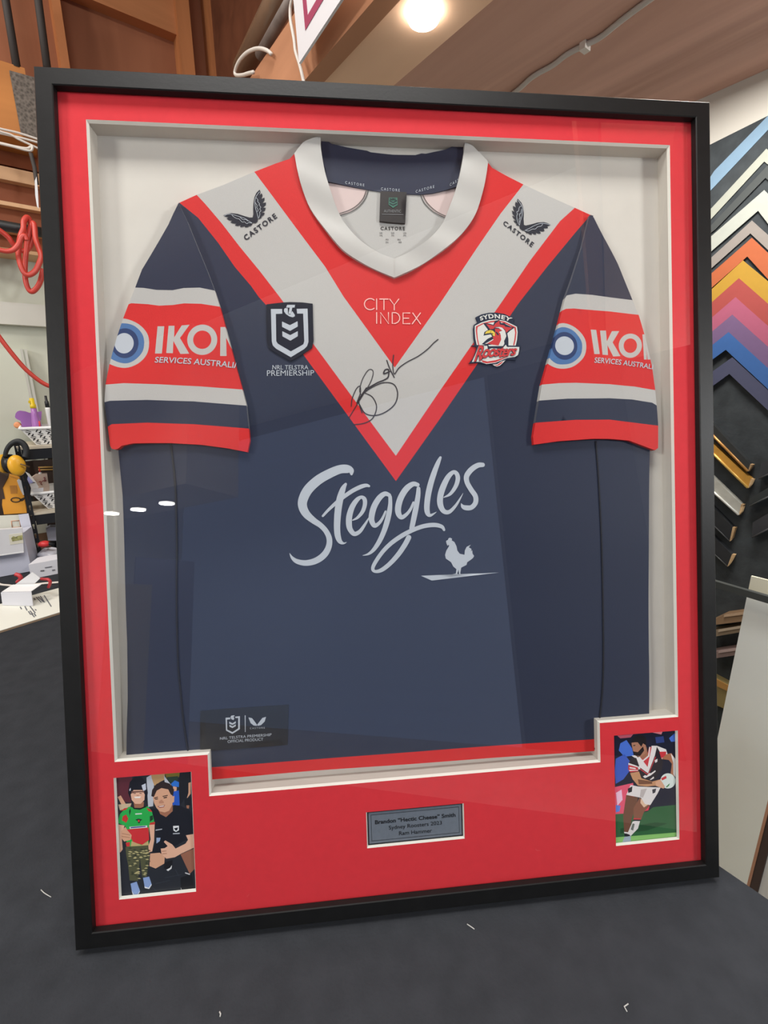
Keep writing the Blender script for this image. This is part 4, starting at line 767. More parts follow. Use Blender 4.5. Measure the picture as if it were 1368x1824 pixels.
for c, p, lb_ in (((134, 108, 82), [(60, 560), (205, 492), (480, 455), (480, 560), (60, 612)], 'brown stick of moulding, highest behind the white boards'),
                  ((128, 112, 92), [(60, 680), (140, 665), (460, 610), (460, 680), (60, 750)], 'greyish brown stick of moulding, second down behind the white boards'),
                  ((128, 108, 104), [(60, 925), (140, 910), (400, 872), (400, 950), (60, 1002)], 'mauve grey stick of moulding, third down behind the white boards')):
    q = zs9(p); t = thing('moulding_stick', onB(*q[0], 1.684), lb_, 'moulding', 'moulding sticks behind the white boards')
    onwall(q, 1.64, .044).build('profile', mat('stick_%d' % c[0] + str(c[1]), c, .5), t)
    onwall([(q[1 if len(q) > 4 else 0][0], q[1][1]), q[2], (q[2][0], q[2][1] + 4), (q[1][0], q[1][1] + 4)], 1.636, .0035).build('top_bead', mat('bead_%d' % c[0] + str(c[1]), tuple(min(255, v + 40) for v in c), .4), t)
q = zs9([(60, 1210), (230, 1300), (330, 1350), (330, 1640), (165, 1560), (60, 1520)])
t = thing('gold_frame_sample', onB(*q[0], 1.684), 'gold frame corner low on the felt wall beside the leaning white board', 'frame sample')
onwall(q, 1.65, .034).build('face', mat('antique_gold_face', (142, 126, 82), .4, .4), t)
onwall(zs9([(60, 1205), (230, 1298), (330, 1346), (330, 1420), (215, 1362), (60, 1290)]), 1.645, .0045).build('lip', mat('bright_gold_lip', (186, 140, 78), .35, .4), t)
# white boards leaning in the aisle, with the retaining rail
WB = mat('white_backing_sheet', (232, 236, 228), .7, noise=.015, scale=8)
def board(name, px, a, th, wdt, label, ms, cat='board', ztop=None):
    p = toroom(onB(*px, a)); t = MB().rbox(a, a + th, p[1] - wdt, p[1], FZ, p[2]).build(name, ms); return tag(t, label, cat)
board('white_board', (1330, 1064), 1.30, .006, .40, 'large white board standing in the aisle behind the dark rail', WB)
board('white_board', (1338, 1026), 1.37, .006, .42, 'cream board just behind, its top showing above the dark rail', mat('cream_backing_sheet', (222, 220, 200), .75))
RAILM = mat('dark_grey_rail', (74, 78, 76), .4, .2)
t = thing('retaining_rail', onB(1320, 1049, 1.25), 'dark grey horizontal rail crossing in front of the white boards', 'rail')
P0, P1 = toroom(onB(1000, 956, 1.25)), toroom(onB(2100, 1275, 1.25)); hh = .016
p0, p1 = RM(*P0), RM(*P1); up = np.array([0, 0, hh])
MB().hexa([p0 - up, p1 - up, p1 - up + AX * .012, p0 - up + AX * .012, p0, p1, p1 + AX * .012, p0 + AX * .012]).build('bar', RAILM, t)
for P in (P0, P1): MB().rbox(1.2625, 1.684, P[1] - .012, P[1] + .012, P[2] - .03, P[2] - .012).build('bracket', RAILM, t)
p = toroom(onB(1339, 1568, 1.02)); p2 = toroom(onB(1352, 1579, 1.02)); zt_ = toroom(onB(1385, 1425, 1.02))[2]
t = thing('framed_board', RM(1.03, p[1] - .2, FZ), 'beige board with dark brown edge at the lower right, beside the workbench', 'board')
MB().rbox(1.02, 1.045, p2[1], p[1], FZ, zt_).build('edge', mat('dark_brown_edge', (62, 46, 38), .5), t)
MB().rbox(1.017, 1.047, p[1] + .0005, p[1] + .005, FZ, zt_).build('tan_edge', mat('tan_edge', (168, 122, 92), .5), t)
MB().rbox(1.025, 1.032, p2[1] - .5, p2[1] - .0005, FZ, zt_ - .01).build('sheet', mat('beige_sheet', (196, 194, 184), .7), t)

# ------------------------------------------------------------------ overhead: lamp, sign, tubes, cables
lc = toroom(onZ(755, 20, .800)); scx = .0
r0 = np.linalg.norm(onZ(783, 25, .800) - onZ(727, 25, .800)) / 2
LAMP = bpy.data.materials.new('lit_diffuser'); LAMP.use_nodes = True
LAMP.node_tree.nodes['Principled BSDF'].inputs['Emission Color'].default_value = (1, .97, .92, 1); LAMP.node_tree.nodes['Principled BSDF'].inputs['Emission Strength'].default_value = 13
t = thing('ceiling_lamp', RM(lc[0], lc[1], .8), 'glowing round white lamp on the soffit board above the frame', 'lamp')
MB().lathe(RM(lc[0], lc[1], .7995), [(0, r0 * .9), (-.003, r0 * .9)], 32).build('rim', mat('white_lamp_rim', (235, 232, 225), .4), t)
MB().lathe(RM(lc[0], lc[1], .796), [(0, r0 * 1.0), (-.008, r0 * 1.03), (-.013, r0 * .95), (-.018, r0 * .7), (-.020, .001)], 32).build('diffuser', LAMP, t)
# three more round lamps in the rear of the workshop
for a, b, nm in ((-3.75, -1.83, 'nearest the left wall'), (-3.41, -1.87, 'middle of the rear three'), (-3.00, -1.86, 'rightmost of the rear three')):
    t = thing('rear_ceiling_lamp', RM(a, b, .75), 'small round lamp mirrored in the glass, ' + nm, 'lamp', 'rear ceiling lamps')
    MB().lathe(RM(a, b, .798), [(0, .075), (-.012, .075), (-.014, .07)], 24).build('rim', mat('white_lamp_rim', (235, 232, 225), .4), t)
    MB().lathe(RM(a, b, .783), [(0, .068), (-.006, .06)], 24).build('diffuser', LAMP, t)
    o = area('rear_lamp_light', a, b, .772, .13, .13, 9, (1, .98, .95), shape='DISK')
struct(MB().rbox(-4.8, -2.4, -2.15, -1.55, .80, RZ), 'trim_40', mat('white_soffit', (214, 213, 208), .8))
# triangular sign
zt = lambda p: Z(400, 0, 6.218, p)
SG = .655
tri = [(762 - 54, -600), (1285 + 395, -600), (825, 700)]
b0 = [onB(*q, SG) for q in zt(tri)]
t = thing('triangular_sign', b0[2], 'white triangular sign with a maroon border, point down, hanging before a pine joist', 'sign')
MB().prism(b0, AX * .006).build('panel', mat('white_sign_enamel', (222, 220, 222), .4), t)
mo_ = [(865 - 52, -560), (1085 + 330, -560), (893, 335)]; mi_ = [(1020 + 240, -430), (903 - 38, -430), (918, 170)]
m = MB(); c3 = [np.array(onB(*q, SG - .0012)) for q in zt(mo_)]; i3 = [np.array(onB(*q, SG - .0012)) for q in zt([mi_[1], mi_[0], mi_[2]])]
for i in range(3):
    j = (i + 1) % 3; m.hexa([c3[i], c3[j], i3[j], i3[i]] + [q + AX * .001 for q in (c3[i], c3[j], i3[j], i3[i])])
m.build('border', mat('maroon_sign_paint', (158, 62, 92), .45), t)
m = MB().tube([b0[0] + AX * .003 + np.array([.08, 0, -.02]), RM(.702, toroom(b0[0])[1] - .1, .94)], .004, 8); m.build('hanging_wire', mat('steel_wire', (150, 150, 150), .4, .8), t)
CAB = mat('white_cable_sheath', (216, 208, 198), .45)
P = [onB(x, y, .672) for x, y in [tuple(q) for q in spline(zt([(775, -140), (758, -40), (742, 20), (728, 100), (730, 220), (752, 340), (772, 450), (786, 570), (826, 700), (852, 800), (872, 890), (900, 1010)]), 5)]]
tag(MB().tube(P, .0042, 8).build('sign_cable', CAB), 'thin white cable hanging down beside the triangular sign', 'cable')
P = [onB(x, y, 1 * .688 - .008 * i_ / 40) for i_, (x, y) in enumerate([tuple(q) for q in spline(zt([(520, 600), (470, 560), (400, 538), (330, 545), (240, 590), (160, 680), (118, 780), (125, 830), (200, 832), (260, 815), (320, 800)]), 5)])]
tag(MB().tube(P, .0050, 8).build('cable_loop', CAB), 'loop of white cable around the end of the brown tube', 'cable')
TUBE = mat('smoky_brown_tube', (128, 104, 84), .25, noise=.08, scale=14, stretch=(1, 1, 1))
def along(px0, px1, a, ext0=0, ext1=0): p, q = onB(*px0, a), onB(*px1, a); d = q - p; return [p - d * ext0, q + d * ext1]
q0, q1 = zt([(590, 0)])[0], zt([(268, 640)])[0]; pp = along(q0, q1, .80, 1.2, .25)
rr_ = .036
tag(MB().tube(pp, rr_, 20).build('storage_tube', TUBE), 'large smoky brown tube lying on the joists left of the sign', 'tube')
q0, q1 = zt([(790, -90)])[0], zt([(500, 420)])[0]; pp = along(q0, q1, .735, .5, .45)
tag(MB().tube(pp, rr_ * .42, 14).build('grey_roll', mat('grey_paper_roll', (122, 112, 106), .6, noise=.3, scale=20)), 'slim grey printed roll between the brown tube and pine joist', 'roll')
q0, q1 = zt([(140, -100)])[0], zt([(180, 640)])[0]
tag(MB().tube([onA(413, -90, 2.66), onA(416, 0, 2.66), onA(428, 120, 2.66)], .024, 16).build('pipe', mat('grey_white_pvc', (186, 172, 154), .4)), 'pale vertical plastic pipe beside the right-hand pine stud', 'pipe')
for i, (x0, x1) in enumerate(((431, 437), (436, 441), (440.5, 444))):
    tag(MB().tube([onA(x0 - 2, -80, 2.70), onA(x0, 0, 2.70), onA(x1, 72 - 5 * i, 2.70)], .007, 8).build('dowel', mat('golden_dowel', (206, 168, 98), .5)), 'thin golden dowel upright behind the brown tube, ' + ('nearest the pale pipe', 'middle of three', 'furthest from the pale pipe')[i], 'dowel', 'golden dowels beside the pipe')
# ceiling cable and clip
P = [onZ(x, y, CZ - .006) for x, y in [tuple(q) for q in spline([(1230, -50), (1156, 0), (1105, 38), (1070, 66), (1043, 80), (1010, 97), (985, 116), (950, 136), (926, 157), (880, 195)], 5)]]
tag(MB().tube(P, .0062, 8).build('ceiling_cable', mat('grey_white_cable', (196, 190, 182), .5)), 'white cable tacked along the red-brown ceiling boards', 'cable')
c = toroom(onZ(1042, 82, CZ - .006)); tag(MB().rbox(c[0] - .012, c[0] + .012, c[1] - .008, c[1] + .008, CZ - .016, CZ).build('cable_clip', CAB), 'small clip holding the ceiling cable', 'clip')

# ------------------------------------------------------------------ upper left: cords, strip, cables, hose
CORD = mat('dark_grey_cord', (62, 56, 52), .7)
for (x0, x1, x2), lb_ in (((4, 10, 30), 'dark cord hanging at the far left before brown lining'), ((64, 68, 84), 'dark cord hanging between the far-left cord and pine stud')):
    tag(MB().tube([onA(x0, -60, 2.56), onA(x1, 0, 2.56), onA(x2, 121, 2.56)], .014, 10).build('hanging_cord', CORD), lb_, 'cord', 'dark hanging cords')
def weave():
    m = mat('grey_woven_webbing', (104, 96, 88), .9, bump=.6, bscale=160)
    nt = m.node_tree; b = nt.nodes['Principled BSDF']; tc = nt.nodes.new('ShaderNodeTexCoord'); v = nt.nodes.new('ShaderNodeTexVoronoi'); v.inputs['Scale'].default_value = 95
    r = nt.nodes.new('ShaderNodeValToRGB'); r.color_ramp.elements[0].color = (*lin((70, 64, 58)), 1); r.color_ramp.elements[1].color = (*lin((134, 124, 114)), 1)
    nt.links.new(tc.outputs['Object'], v.inputs[0]); nt.links.new(v.outputs['Distance'], r.inputs[0]); nt.links.new(r.outputs[0], b.inputs['Base Color']); return m
z = lambda p: Z(0, 90, 9.125, p)
tag(MB().prism([onA(*q, 2.535) for q in z([(150, 320), (525, 425), (580, 440), (620, 1420), (570, 1405), (340, 1335)])], BX * .012).build('webbing_strip', weave()), 'grey woven webbing strip hanging on the honey pine board', 'strip')
t = thing('cable_bundle', onA(20, 245, 2.53), 'bundle of thin white cables slung under the honey pine board', 'cable')
for i, pa in enumerate(([(-60, 1255), (60, 1285), (300, 1340), (580, 1430), (640, 1450)], [(-60, 1330), (80, 1360), (250, 1400), (420, 1440), (580, 1485), (640, 1500)], [(-60, 1290), (40, 1330), (180, 1370), (300, 1440), (450, 1510), (580, 1572), (640, 1600)], [(-60, 1490), (60, 1515), (250, 1560), (430, 1590), (490, 1570), (530, 1550)], [(-60, 1500), (200, 1560), (400, 1615), (500, 1628), (528, 1590), (530, 1552)])):
    P = [onA(x, y, 2.52 - .004 * i) for x, y in [tuple(q) for q in spline(z(pa), 4)]]; MB().tube(P, .0042, 8).build('cable', CAB, t)
z = lambda p: Z(0, 280, 8.29, p)
tag(MB().tube([onA(x, y, 2.56) for x, y in z([(-200, 965), (0, 1003), (430, 1080), (620, 1112)])], .019, 14).build('black_pipe', mat('black_poly_pipe', (36, 37, 36), .5)), 'black pipe under the brown boards with red hose over it', 'pipe')
tag(MB().tube([onA(x, y, 2.50) for x, y in z([(455, -60), (470, 0), (510, 150), (530, 300), (545, 400)])], .0075, 8).build('dark_gap_strip', CORD), 'dark strip standing in for the shaded gap at the end of the brown boards', 'shaded gap')  # dark tube put where there is only a shaded gap
tag(MB().prism([onA(x, y, 2.49) for x, y in z([(512, 350), (540, 285), (560, 500), (572, 760), (545, 720), (520, 560)])], BX * .003).build('paper_scrap', mat('white_paper', (222, 222, 222), .8)), 'white paper sliver beside the end of the brown boards', 'paper')
HOSE = mat('red_rubber_hose', (196, 66, 54), .4)
hp = [(-120, 1010), (0, 1085), (120, 1180), (200, 1290), (300, 1370), (370, 1382), (440, 1320), (492, 1180), (470, 1050), (440, 930), (400, 888), (350, 950), (345, 1060), (300, 1180), (272, 1400), (290, 1550), (350, 1700), (420, 1740), (520, 1680), (590, 1540), (605, 1450), (565, 1330), (525, 1200), (515, 1080), (500, 980), (470, 1000), (420, 1150), (385, 1400), (368, 1650), (385, 1850), (440, 1975), (510, 1965), (590, 1850), (640, 1650)]
sp_ = [tuple(q) for q in spline(z(hp), 6)]
P = [onA(x, y, 2.50 + .03 * math.sin(i * .045)) for i, (x, y) in enumerate(sp_)]
tag(MB().tube(P, .0098, 10).build('air_hose', HOSE), 'red hose looped over the black pipe at the left', 'hose')
P = [onA(x, y, 2.44) for x, y in [tuple(q) for q in spline(z([(-80, 1355), (0, 1372), (100, 1390), (200, 1365), (270, 1290), (320, 1180), (370, 1160), (400, 1230)]), 5)]]
tag(MB().tube(P, .0088, 10).build('air_hose', HOSE), 'short red hose tail drooping left of the looped hose', 'hose')
z = lambda p: Z(0, 380, 4.56, p)
P = [onA(x, y, 2.40) for x, y in [tuple(q) for q in spline(z([(-90, 880), (0, 1012), (100, 1142), (200, 1258), (300, 1345), (380, 1395), (470, 1425)]), 5)]]
tag(MB().tube(P, .0088, 10).build('air_hose', HOSE), 'long red hose sagging across the white wall above the purple bottle', 'hose')

# ------------------------------------------------------------------ left: wall panel, shelf unit and what stands on it
def axy(x, y, b): q = toroom(onA(x, y, b)); return q[0], q[2]
t = thing('white_wall_board', RM(-2.3, 2.74, ZT), 'tall flat white panel with grey edge strips against the white wall', 'panel')
a_, z_ = axy(47.5, 622, 2.75); a1_, _ = axy(42.5, 622, 2.75); a2_, _ = axy(40, 622, 2.75); a3_, _ = axy(35.5, 622, 2.75)
MB().rbox(a_ - .9, a_, 2.755, 2.79, ZT + .001, z_).build('sheet', mat('warm_white_sheet', (197, 199, 182), .7), t)
MB().rbox(a1_, a_, 2.750, 2.7545, ZT + .001, z_).build('edge_strip', mat('grey_white_strip', (186, 185, 174), .6), t)
MB().rbox(a3_, a2_, 2.750, 2.7545, ZT + .001, z_).build('edge_strip', mat('grey_white_strip', (186, 185, 174), .6), t)
SB0, SB1 = 2.44, 2.72
BLK = mat('black_powder_steel', (20, 22, 26), .45)
pa0, _ = axy(65.6, 989, SB0); pa1, _ = axy(75.7, 989, SB0); SWD = .95
z1_ = axy(60, 795, SB0)[1]; z2_ = axy(82, 911, SB0)[1]
t = thing('steel_shelf', RM((pa0 + pa1) / 2 + SWD / 2, (SB0 + SB1) / 2, ZT), 'black slotted steel shelf unit standing at the back of the workbench', 'shelf')
def post(a0, a1, b, zt_):
    m = MB(); w_ = a1 - a0; th = .003
    m.rbox(a0, a0 + w_ * .32, b, b + th, ZT, zt_); m.rbox(a1 - w_ * .32, a1, b, b + th, ZT, zt_)
    zc = ZT; 
    while zc < zt_:
        m.rbox(a0 + w_ * .32, a1 - w_ * .32, b, b + th, zc, min(zc + .021, zt_)); m.rbox(a0 + w_ * .32, a0 + w_ * .42, b, b + th, zc + .021, min(zc + .031, zt_)) if zc + .031 < zt_ else None
        m.rbox(a1 - w_ * .42, a1 - w_ * .32, b, b + th, zc + .021, zc + .031) if zc + .031 < zt_ else None
        zc += .042
    m.build('post', BLK, t)
for b in (SB0, SB1):
    post(pa0, pa1, b, z1_ + .012); post(pa0 + SWD, pa1 + SWD, b, z1_ + .012)
SHB = mat('pale_shelf_board', (196, 186, 166), .7)
for zz in (z1_, z2_):
    MB().rbox(pa1 + .001, pa0 + SWD - .001, SB0 + .004, SB0 + .018, zz - .055, zz - .012).build('beam', BLK, t)
    MB().rbox(pa1 + .001, pa0 + SWD - .001, SB1 - .018, SB1 - .001, zz - .055, zz - .012).build('beam', BLK, t)
    MB().rbox(pa0 + .002, pa1 + SWD - .002, SB0 + .005, SB1 - .002, zz - .0115, zz).build('board', SHB, t)
PLW = mat('white_plastic', (226, 226, 224), .35); SLOT = mat('dark_slot', (40, 40, 44), .7)
def basket(xt, yt, xb, zb, label, w_=.40):
    at, ztp = axy(xt, yt, SB0 + .02); ab, _ = axy(xb, yt + 30, SB0 + .02); ab = at + .045; f0, f1 = SB0 + .03, SB1 - .03; e = zb + .001
    tt = thing('basket', RM(at + w_ / 2, (f0 + f1) / 2, e), label, 'basket', 'white slotted baskets on the steel shelf')
    m = MB(); O0 = [RM(ab, f0 + .02, e), RM(at + w_ - .045, f0 + .02, e), RM(at + w_ - .045, f1 - .02, e), RM(ab, f1 - .02, e)]
    O1 = [RM(at, f0, ztp), RM(at + w_, f0, ztp), RM(at + w_, f1, ztp), RM(at, f1, ztp)]
    cen_ = sum(O1) / 4; I1 = [p + (cen_ - p) * .03 for p in O1]; I0 = [p + (cen_ - p) * .03 + np.array([0, 0, .003 - (cen_ - p)[2] * .03]) for p in O0]
    m.add(O0 + O1 + I0 + I1, [[0, 1, 2, 3], [0, 4, 5, 1], [1, 5, 6, 2], [2, 6, 7, 3], [3, 7, 4, 0], [8, 11, 10, 9], [8, 9, 13, 12], [9, 10, 14, 13], [10, 11, 15, 14], [11, 8, 12, 15], [4, 12, 13, 5], [5, 13, 14, 6], [6, 14, 15, 7], [7, 15, 12, 4]])
    m.build('tub', PLW, tt)
    MB().tube([O1[0], O1[1], O1[2], O1[3], O1[0]], .006, 8).build('rim', PLW, tt)
    m = MB(); nrm = -BX * 1.0
    for r_i in range(5):
        for c_i in range(11):
            s0 = (c_i + .5) / 11; h0 = .14 + r_i * .165; alt = (r_i + c_i) % 2
            lowp = O0[0] * (1 - s0) + O0[1] * s0; hip = O1[0] * (1 - s0) + O1[1] * s0; c_ = lowp * (1 - h0) + hip * h0 + nrm * .0012
            ux_, uz_ = AX, (hip - lowp) / np.linalg.norm(hip - lowp)
            d1 = (ux_ * .7 + uz_ * .7) if alt else (ux_ * .75 - uz_ * .55); d2 = (ux_ * .7 - uz_ * .7) if alt else (ux_ * .55 + uz_ * .75)
            for off_ in ((-.006, .006) if True else ()):
                q = c_ + d2 * off_ * .9
                m.add([q - d1 * .0085 - d2 * .0018, q + d1 * .0085 - d2 * .0018, q + d1 * .0085 + d2 * .0018, q - d1 * .0085 + d2 * .0018], [[0, 1, 2, 3]])
    m.build('slots', SLOT, tt); return tt
basket(35, 764, 52, z1_, 'white slotted basket on the top shelf holding the purple bottle')
basket(57, 881, 72, z2_, 'white slotted basket on the lower shelf holding papers')
def tall(mb, c, s=1.42):
    mb.v = [(p[0], p[1], c[2] + (p[2] - c[2]) * s) for p in mb.v]; return mb
def sc(x, y, b): return np.linalg.norm(onA(x + 1, y, b) - onA(x, y, b))
def bz(x, y, b): return onA(x, y, b)
# purple spray bottle
b_ = 2.575; k_ = sc(50, 740, b_); a_, zcap = axy(50, 709.5, b_); _, zneck = axy(53, 727.5, b_); _, zbot = axy(56, 763, b_); base = np.array(RM(a_ + .012, b_, z1_ + .006)); H_ = zcap - (z1_ + .006)
t = thing('spray_bottle', base, 'purple spray bottle with a yellow cap in the top basket', 'bottle')
nk = zneck - base[2] + ZC
MB().lathe(base, [(0, 9 * k_), (nk * .3, 10 * k_), (nk * .6, 8.5 * k_), (nk * .8, 6.5 * k_), (nk, 5.6 * k_)], 20).build('body', mat('purple_plastic', (164, 108, 176), .3), t)
MB().lathe(base + np.array([0, 0, nk + .0005]), [(0, 5.8 * k_), (H_ * .08, 5.8 * k_), (H_ * .085, 4.6 * k_), (H_ - nk, 4.4 * k_)], 16).build('cap', mat('yellow_plastic', (228, 196, 40), .35), t)
MB().rbox(a_ + .012 - 7 * k_, a_ + .012 - 3 * k_, b_ - .008, b_ + .008, zcap - 11 * k_, zcap - 5 * k_).build('nozzle', mat('yellow_plastic', (228, 196, 40), .35), t)
# purple bag either side of the bottle
kk = sc(50, 745, 2.63); zq3 = lambda p: Z(0, 690, 10.73, p)
m = MB().prism([onA(x, y, 2.625) for x, y in zq3([(285, 560), (298, 500), (330, 462), (380, 446), (490, 462), (560, 490), (640, 478), (720, 470), (798, 460), (792, 560), (785, 625), (720, 650), (712, 700), (705, 800), (420, 800), (408, 690), (390, 640), (330, 612), (300, 590)])], BX * .05)
o = m.build('plastic_bag', mat('purple_bag_film', (156, 104, 172), .3), None, .014)
tag(o, 'bunched purple plastic bag behind the purple bottle', 'bag')
tag(MB().lathe(onA(31.5, 757, 2.66), [(0, 7 * kk), (.02, 7 * kk), (.021, 3.5 * kk)], 20, axis=BX * -1).build('tape_roll', mat('orange_tape', (226, 152, 104), .5)), 'orange tape roll at the left end of the top basket', 'tape')
tag(MB().tube([onA(71.5, 765, 2.56), onA(70, 750, 2.56)], 1.6 * kk, 10).build('marker_pen', mat('red_plastic', (206, 50, 52), .4)), 'red marker beside the white bottle in the top basket', 'pen')
b_ = 2.555; k_ = sc(80, 740, b_); a_, zt1 = axy(77, 705, b_); _, zt2 = axy(79.5, 726, b_)
base = np.array(RM(a_ + .008, b_, z1_ + .006)); h1 = zt2 + ZC - base[2]; h2 = zt1 + ZC - base[2]
t = thing('pump_bottle', base, 'white bottle with a black nozzle beside the purple bottle', 'bottle')
MB().lathe(base, [(0, 5.4 * k_), (h1 * .95, 5.4 * k_), (h1, 5.0 * k_)], 18).build('body', PLW, t)
MB().lathe(base + np.array([0, 0, h1 + .0005]), [(0, 4.2 * k_), ((h2 - h1) * .5, 4.0 * k_), ((h2 - h1) * .55, 2.6 * k_), (h2 - h1, 2.3 * k_)], 14).build('nozzle', BLK, t)
# ear muffs hanging on the post
b_ = 2.385; k_ = sc(30, 820, b_)
t = thing('ear_muffs', onA(30, 790, b_), 'yellow and black ear muffs hanging on the shelf post', 'ear muffs')
z = lambda p: Z(0, 690, 10.73, p)
hb = [tuple(q) for q in spline(z([(100, 1330), (112, 1240), (160, 1140), (240, 1065), (340, 1035), (430, 1070), (490, 1150), (505, 1250), (480, 1340)]), 5)]
m = MB(); vs = []; n = len(hb)
for i, (x, y) in enumerate(hb):
    x0, y0 = hb[max(i - 1, 0)]; x1, y1 = hb[min(i + 1, n - 1)]; L_ = math.hypot(x1 - x0, y1 - y0); nx, ny = (y1 - y0) / L_, -(x1 - x0) / L_
    s_ = i / (n - 1); wd = 4.2 + 2.2 * s_
    for w_, bb in ((wd, b_ - .022 - .02 * s_), (wd, b_ + .022 - .02 * s_), (-wd, b_ + .022 - .02 * s_), (-wd, b_ - .022 - .02 * s_)): vs.append(onA(x + nx * w_, y + ny * w_, bb))
m.add(vs, [[i * 4 + j, i * 4 + (j + 1) % 4, i * 4 + 4 + (j + 1) % 4, i * 4 + 4 + j] for i in range(n - 1) for j in range(4)] + [[3, 2, 1, 0], [4 * n - 4, 4 * n - 3, 4 * n - 2, 4 * n - 1]], 0, True)
m.build('headband', mat('black_foam_band', (26, 28, 30), .6), t)
YEL = mat('yellow_shell', (232, 172, 44), .35); face = -BX * .95 + AX * .28 + np.array([0, 0, .10]); cN = onA(31.5, 829, 2.345)
tall(MB().lathe(cN - face * .012, [(-.014, 13 * k_), (-.006, 16.5 * k_), (.003, 16.8 * k_), (.012, 14.5 * k_), (.017, 9 * k_), (.018, .001)], 26, axis=face), cN).build('ear_cup', YEL, t)
MB().tube([cN + face * .014 + AX * .006 + np.array([0, 0, .005]), cN + face * .012 + AX * .034 + np.array([0, 0, -.010])], .0028, 8).build('cup_mark', mat('brown_mark', (96, 70, 34), .5), t)
cF = onA(13, 826, 2.40); f2 = AX * .8 - BX * .6
tall(MB().lathe(cF, [(-.006, 13 * k_), (.0, 16.5 * k_), (.02, 16.5 * k_), (.03, 12 * k_), (.022, 5 * k_)], 24, axis=f2), cF, 1.3).build('cushion', mat('black_cushion', (22, 22, 24), .4), t)
tall(MB().lathe(cF - f2 * .008, [(.0, 16.8 * k_), (-.012, 16 * k_), (-.03, 9 * k_), (-.034, .001)], 24, axis=f2), cF, 1.3).build('ear_cup', YEL, t)
# things on the lower shelf and around the shelf unit
PAPER = mat('white_paper', (222, 222, 222), .8)
def card(name, pts, b, label, ms, cat='card', th=.003, zz=(0, 840, 10.73), group=None):
    return tag(MB().prism([onA(x, y, b) for x, y in Z(*zz, pts)], BX * th).build(name, ms), label, cat, group)
card('kraft_bag', [(610, 110), (690, 60), (900, 40), (920, 200), (950, 300), (930, 470), (760, 470), (720, 270)], 2.58, 'pinkish kraft paper bag with red scribble in the lower basket', mat('kraft_paper', (198, 178, 164), .8), 'bag', .03)
z4 = lambda p: Z(0, 840, 10.73, p)
m = MB(); sck = [[(745, 200), (770, 185), (790, 200), (780, 240), (810, 250)], [(800, 190), (830, 170), (850, 190), (880, 160)], [(830, 125), (850, 110), (862, 130), (848, 160), (880, 185)]]
for j, q in enumerate(sck): m.tube([onA(x, y, 2.5785) for x, y in z4(q)], .0016, 6)
m.build('handwriting', mat('red_brown_pen', (142, 62, 58), .7))['kind'] = 'thing'
o = bpy.data.objects['handwriting']; o.parent = bpy.data.objects['kraft_bag']; o.location = np.array(o.location) - np.array(bpy.data.objects['kraft_bag'].location); del o['kind']
card('flyer', [(535, 80), (640, 205), (560, 240), (520, 150)], 2.50, 'lavender flyer tucked behind the shelf post', mat('lavender_card', (160, 164, 214), .7), 'paper', .002)
card('flyer', [(560, 235), (690, 215), (745, 300), (600, 335)], 2.51, 'white flyer leaning on the kraft bag above the pale grey one', PAPER, 'paper', .002)
card('flyer', [(590, 335), (830, 308), (825, 440), (700, 470), (600, 470)], 2.505, 'pale grey flyer lowest in the lower basket', mat('pale_grey_paper', (204, 204, 208), .8), 'paper', .002)
card('flyer', [(325, 180), (360, 140), (430, 200), (475, 440), (440, 450), (395, 360)], 2.46, 'crumpled white sheet sticking out left of the shelf post', PAPER, 'paper', .012)
card('flyer', [(480, 0), (560, 40), (700, 215), (640, 200), (540, 90)], 2.53, 'long white envelope behind the shelf post', PAPER, 'paper', .003)
p_ = onA(72.5, 847, 2.60); k_ = sc(72, 840, 2.6); _, zz_ = axy(72, 832, 2.60)
t = thing('glue_bottle', p_, 'small white glue bottle with a red tip behind the kraft bag', 'bottle')
MB().lathe(p_ - np.array([0, 0, .05]), [(0, 4.6 * k_), (.05, 4.6 * k_), (.062, 3.2 * k_), (.066, 1.6 * k_)], 14).build('body', PLW, t)
MB().lathe(p_ + np.array([0, 0, .0165]), [(0, 1.5 * k_), (.02, .7 * k_)], 10).build('tip', mat('red_plastic', (206, 50, 52), .4), t)
a0_, zA_ = axy(64, 810, 2.70); a1_, zB_ = axy(64, 820, 2.70)
tag(MB().rbox(a0_ - .02, a0_ + .4, 2.755, 2.79, zB_, zA_).build('flat_carton', PAPER), 'flat white carton edge seen under the top shelf', 'carton')
a0_, zA_ = axy(44, 822, 2.74); _, zB_ = axy(44, 880, 2.74)
tag(MB().rbox(a0_ - .6, a0_ + .9, 2.742, 2.7485, ZT + .001, zA_).build('dark_sheet', mat('dark_brown_sheet', (64, 48, 40), .7)), 'dark brown sheet standing behind the shelf unit', 'sheet')
for y_ in (832.5, 837):
    tag(MB().tube([onA(68, y_, 2.728), onA(100, y_ - 1, 2.728)], .0035, 8).build('gilt_strip', mat('gilt_strip', (206, 164, 92), .4)), 'thin gilt strip under the top shelf, ' + ('upper' if y_ < 834 else 'lower') + ' of two', 'strip', 'gilt strips behind the shelf')
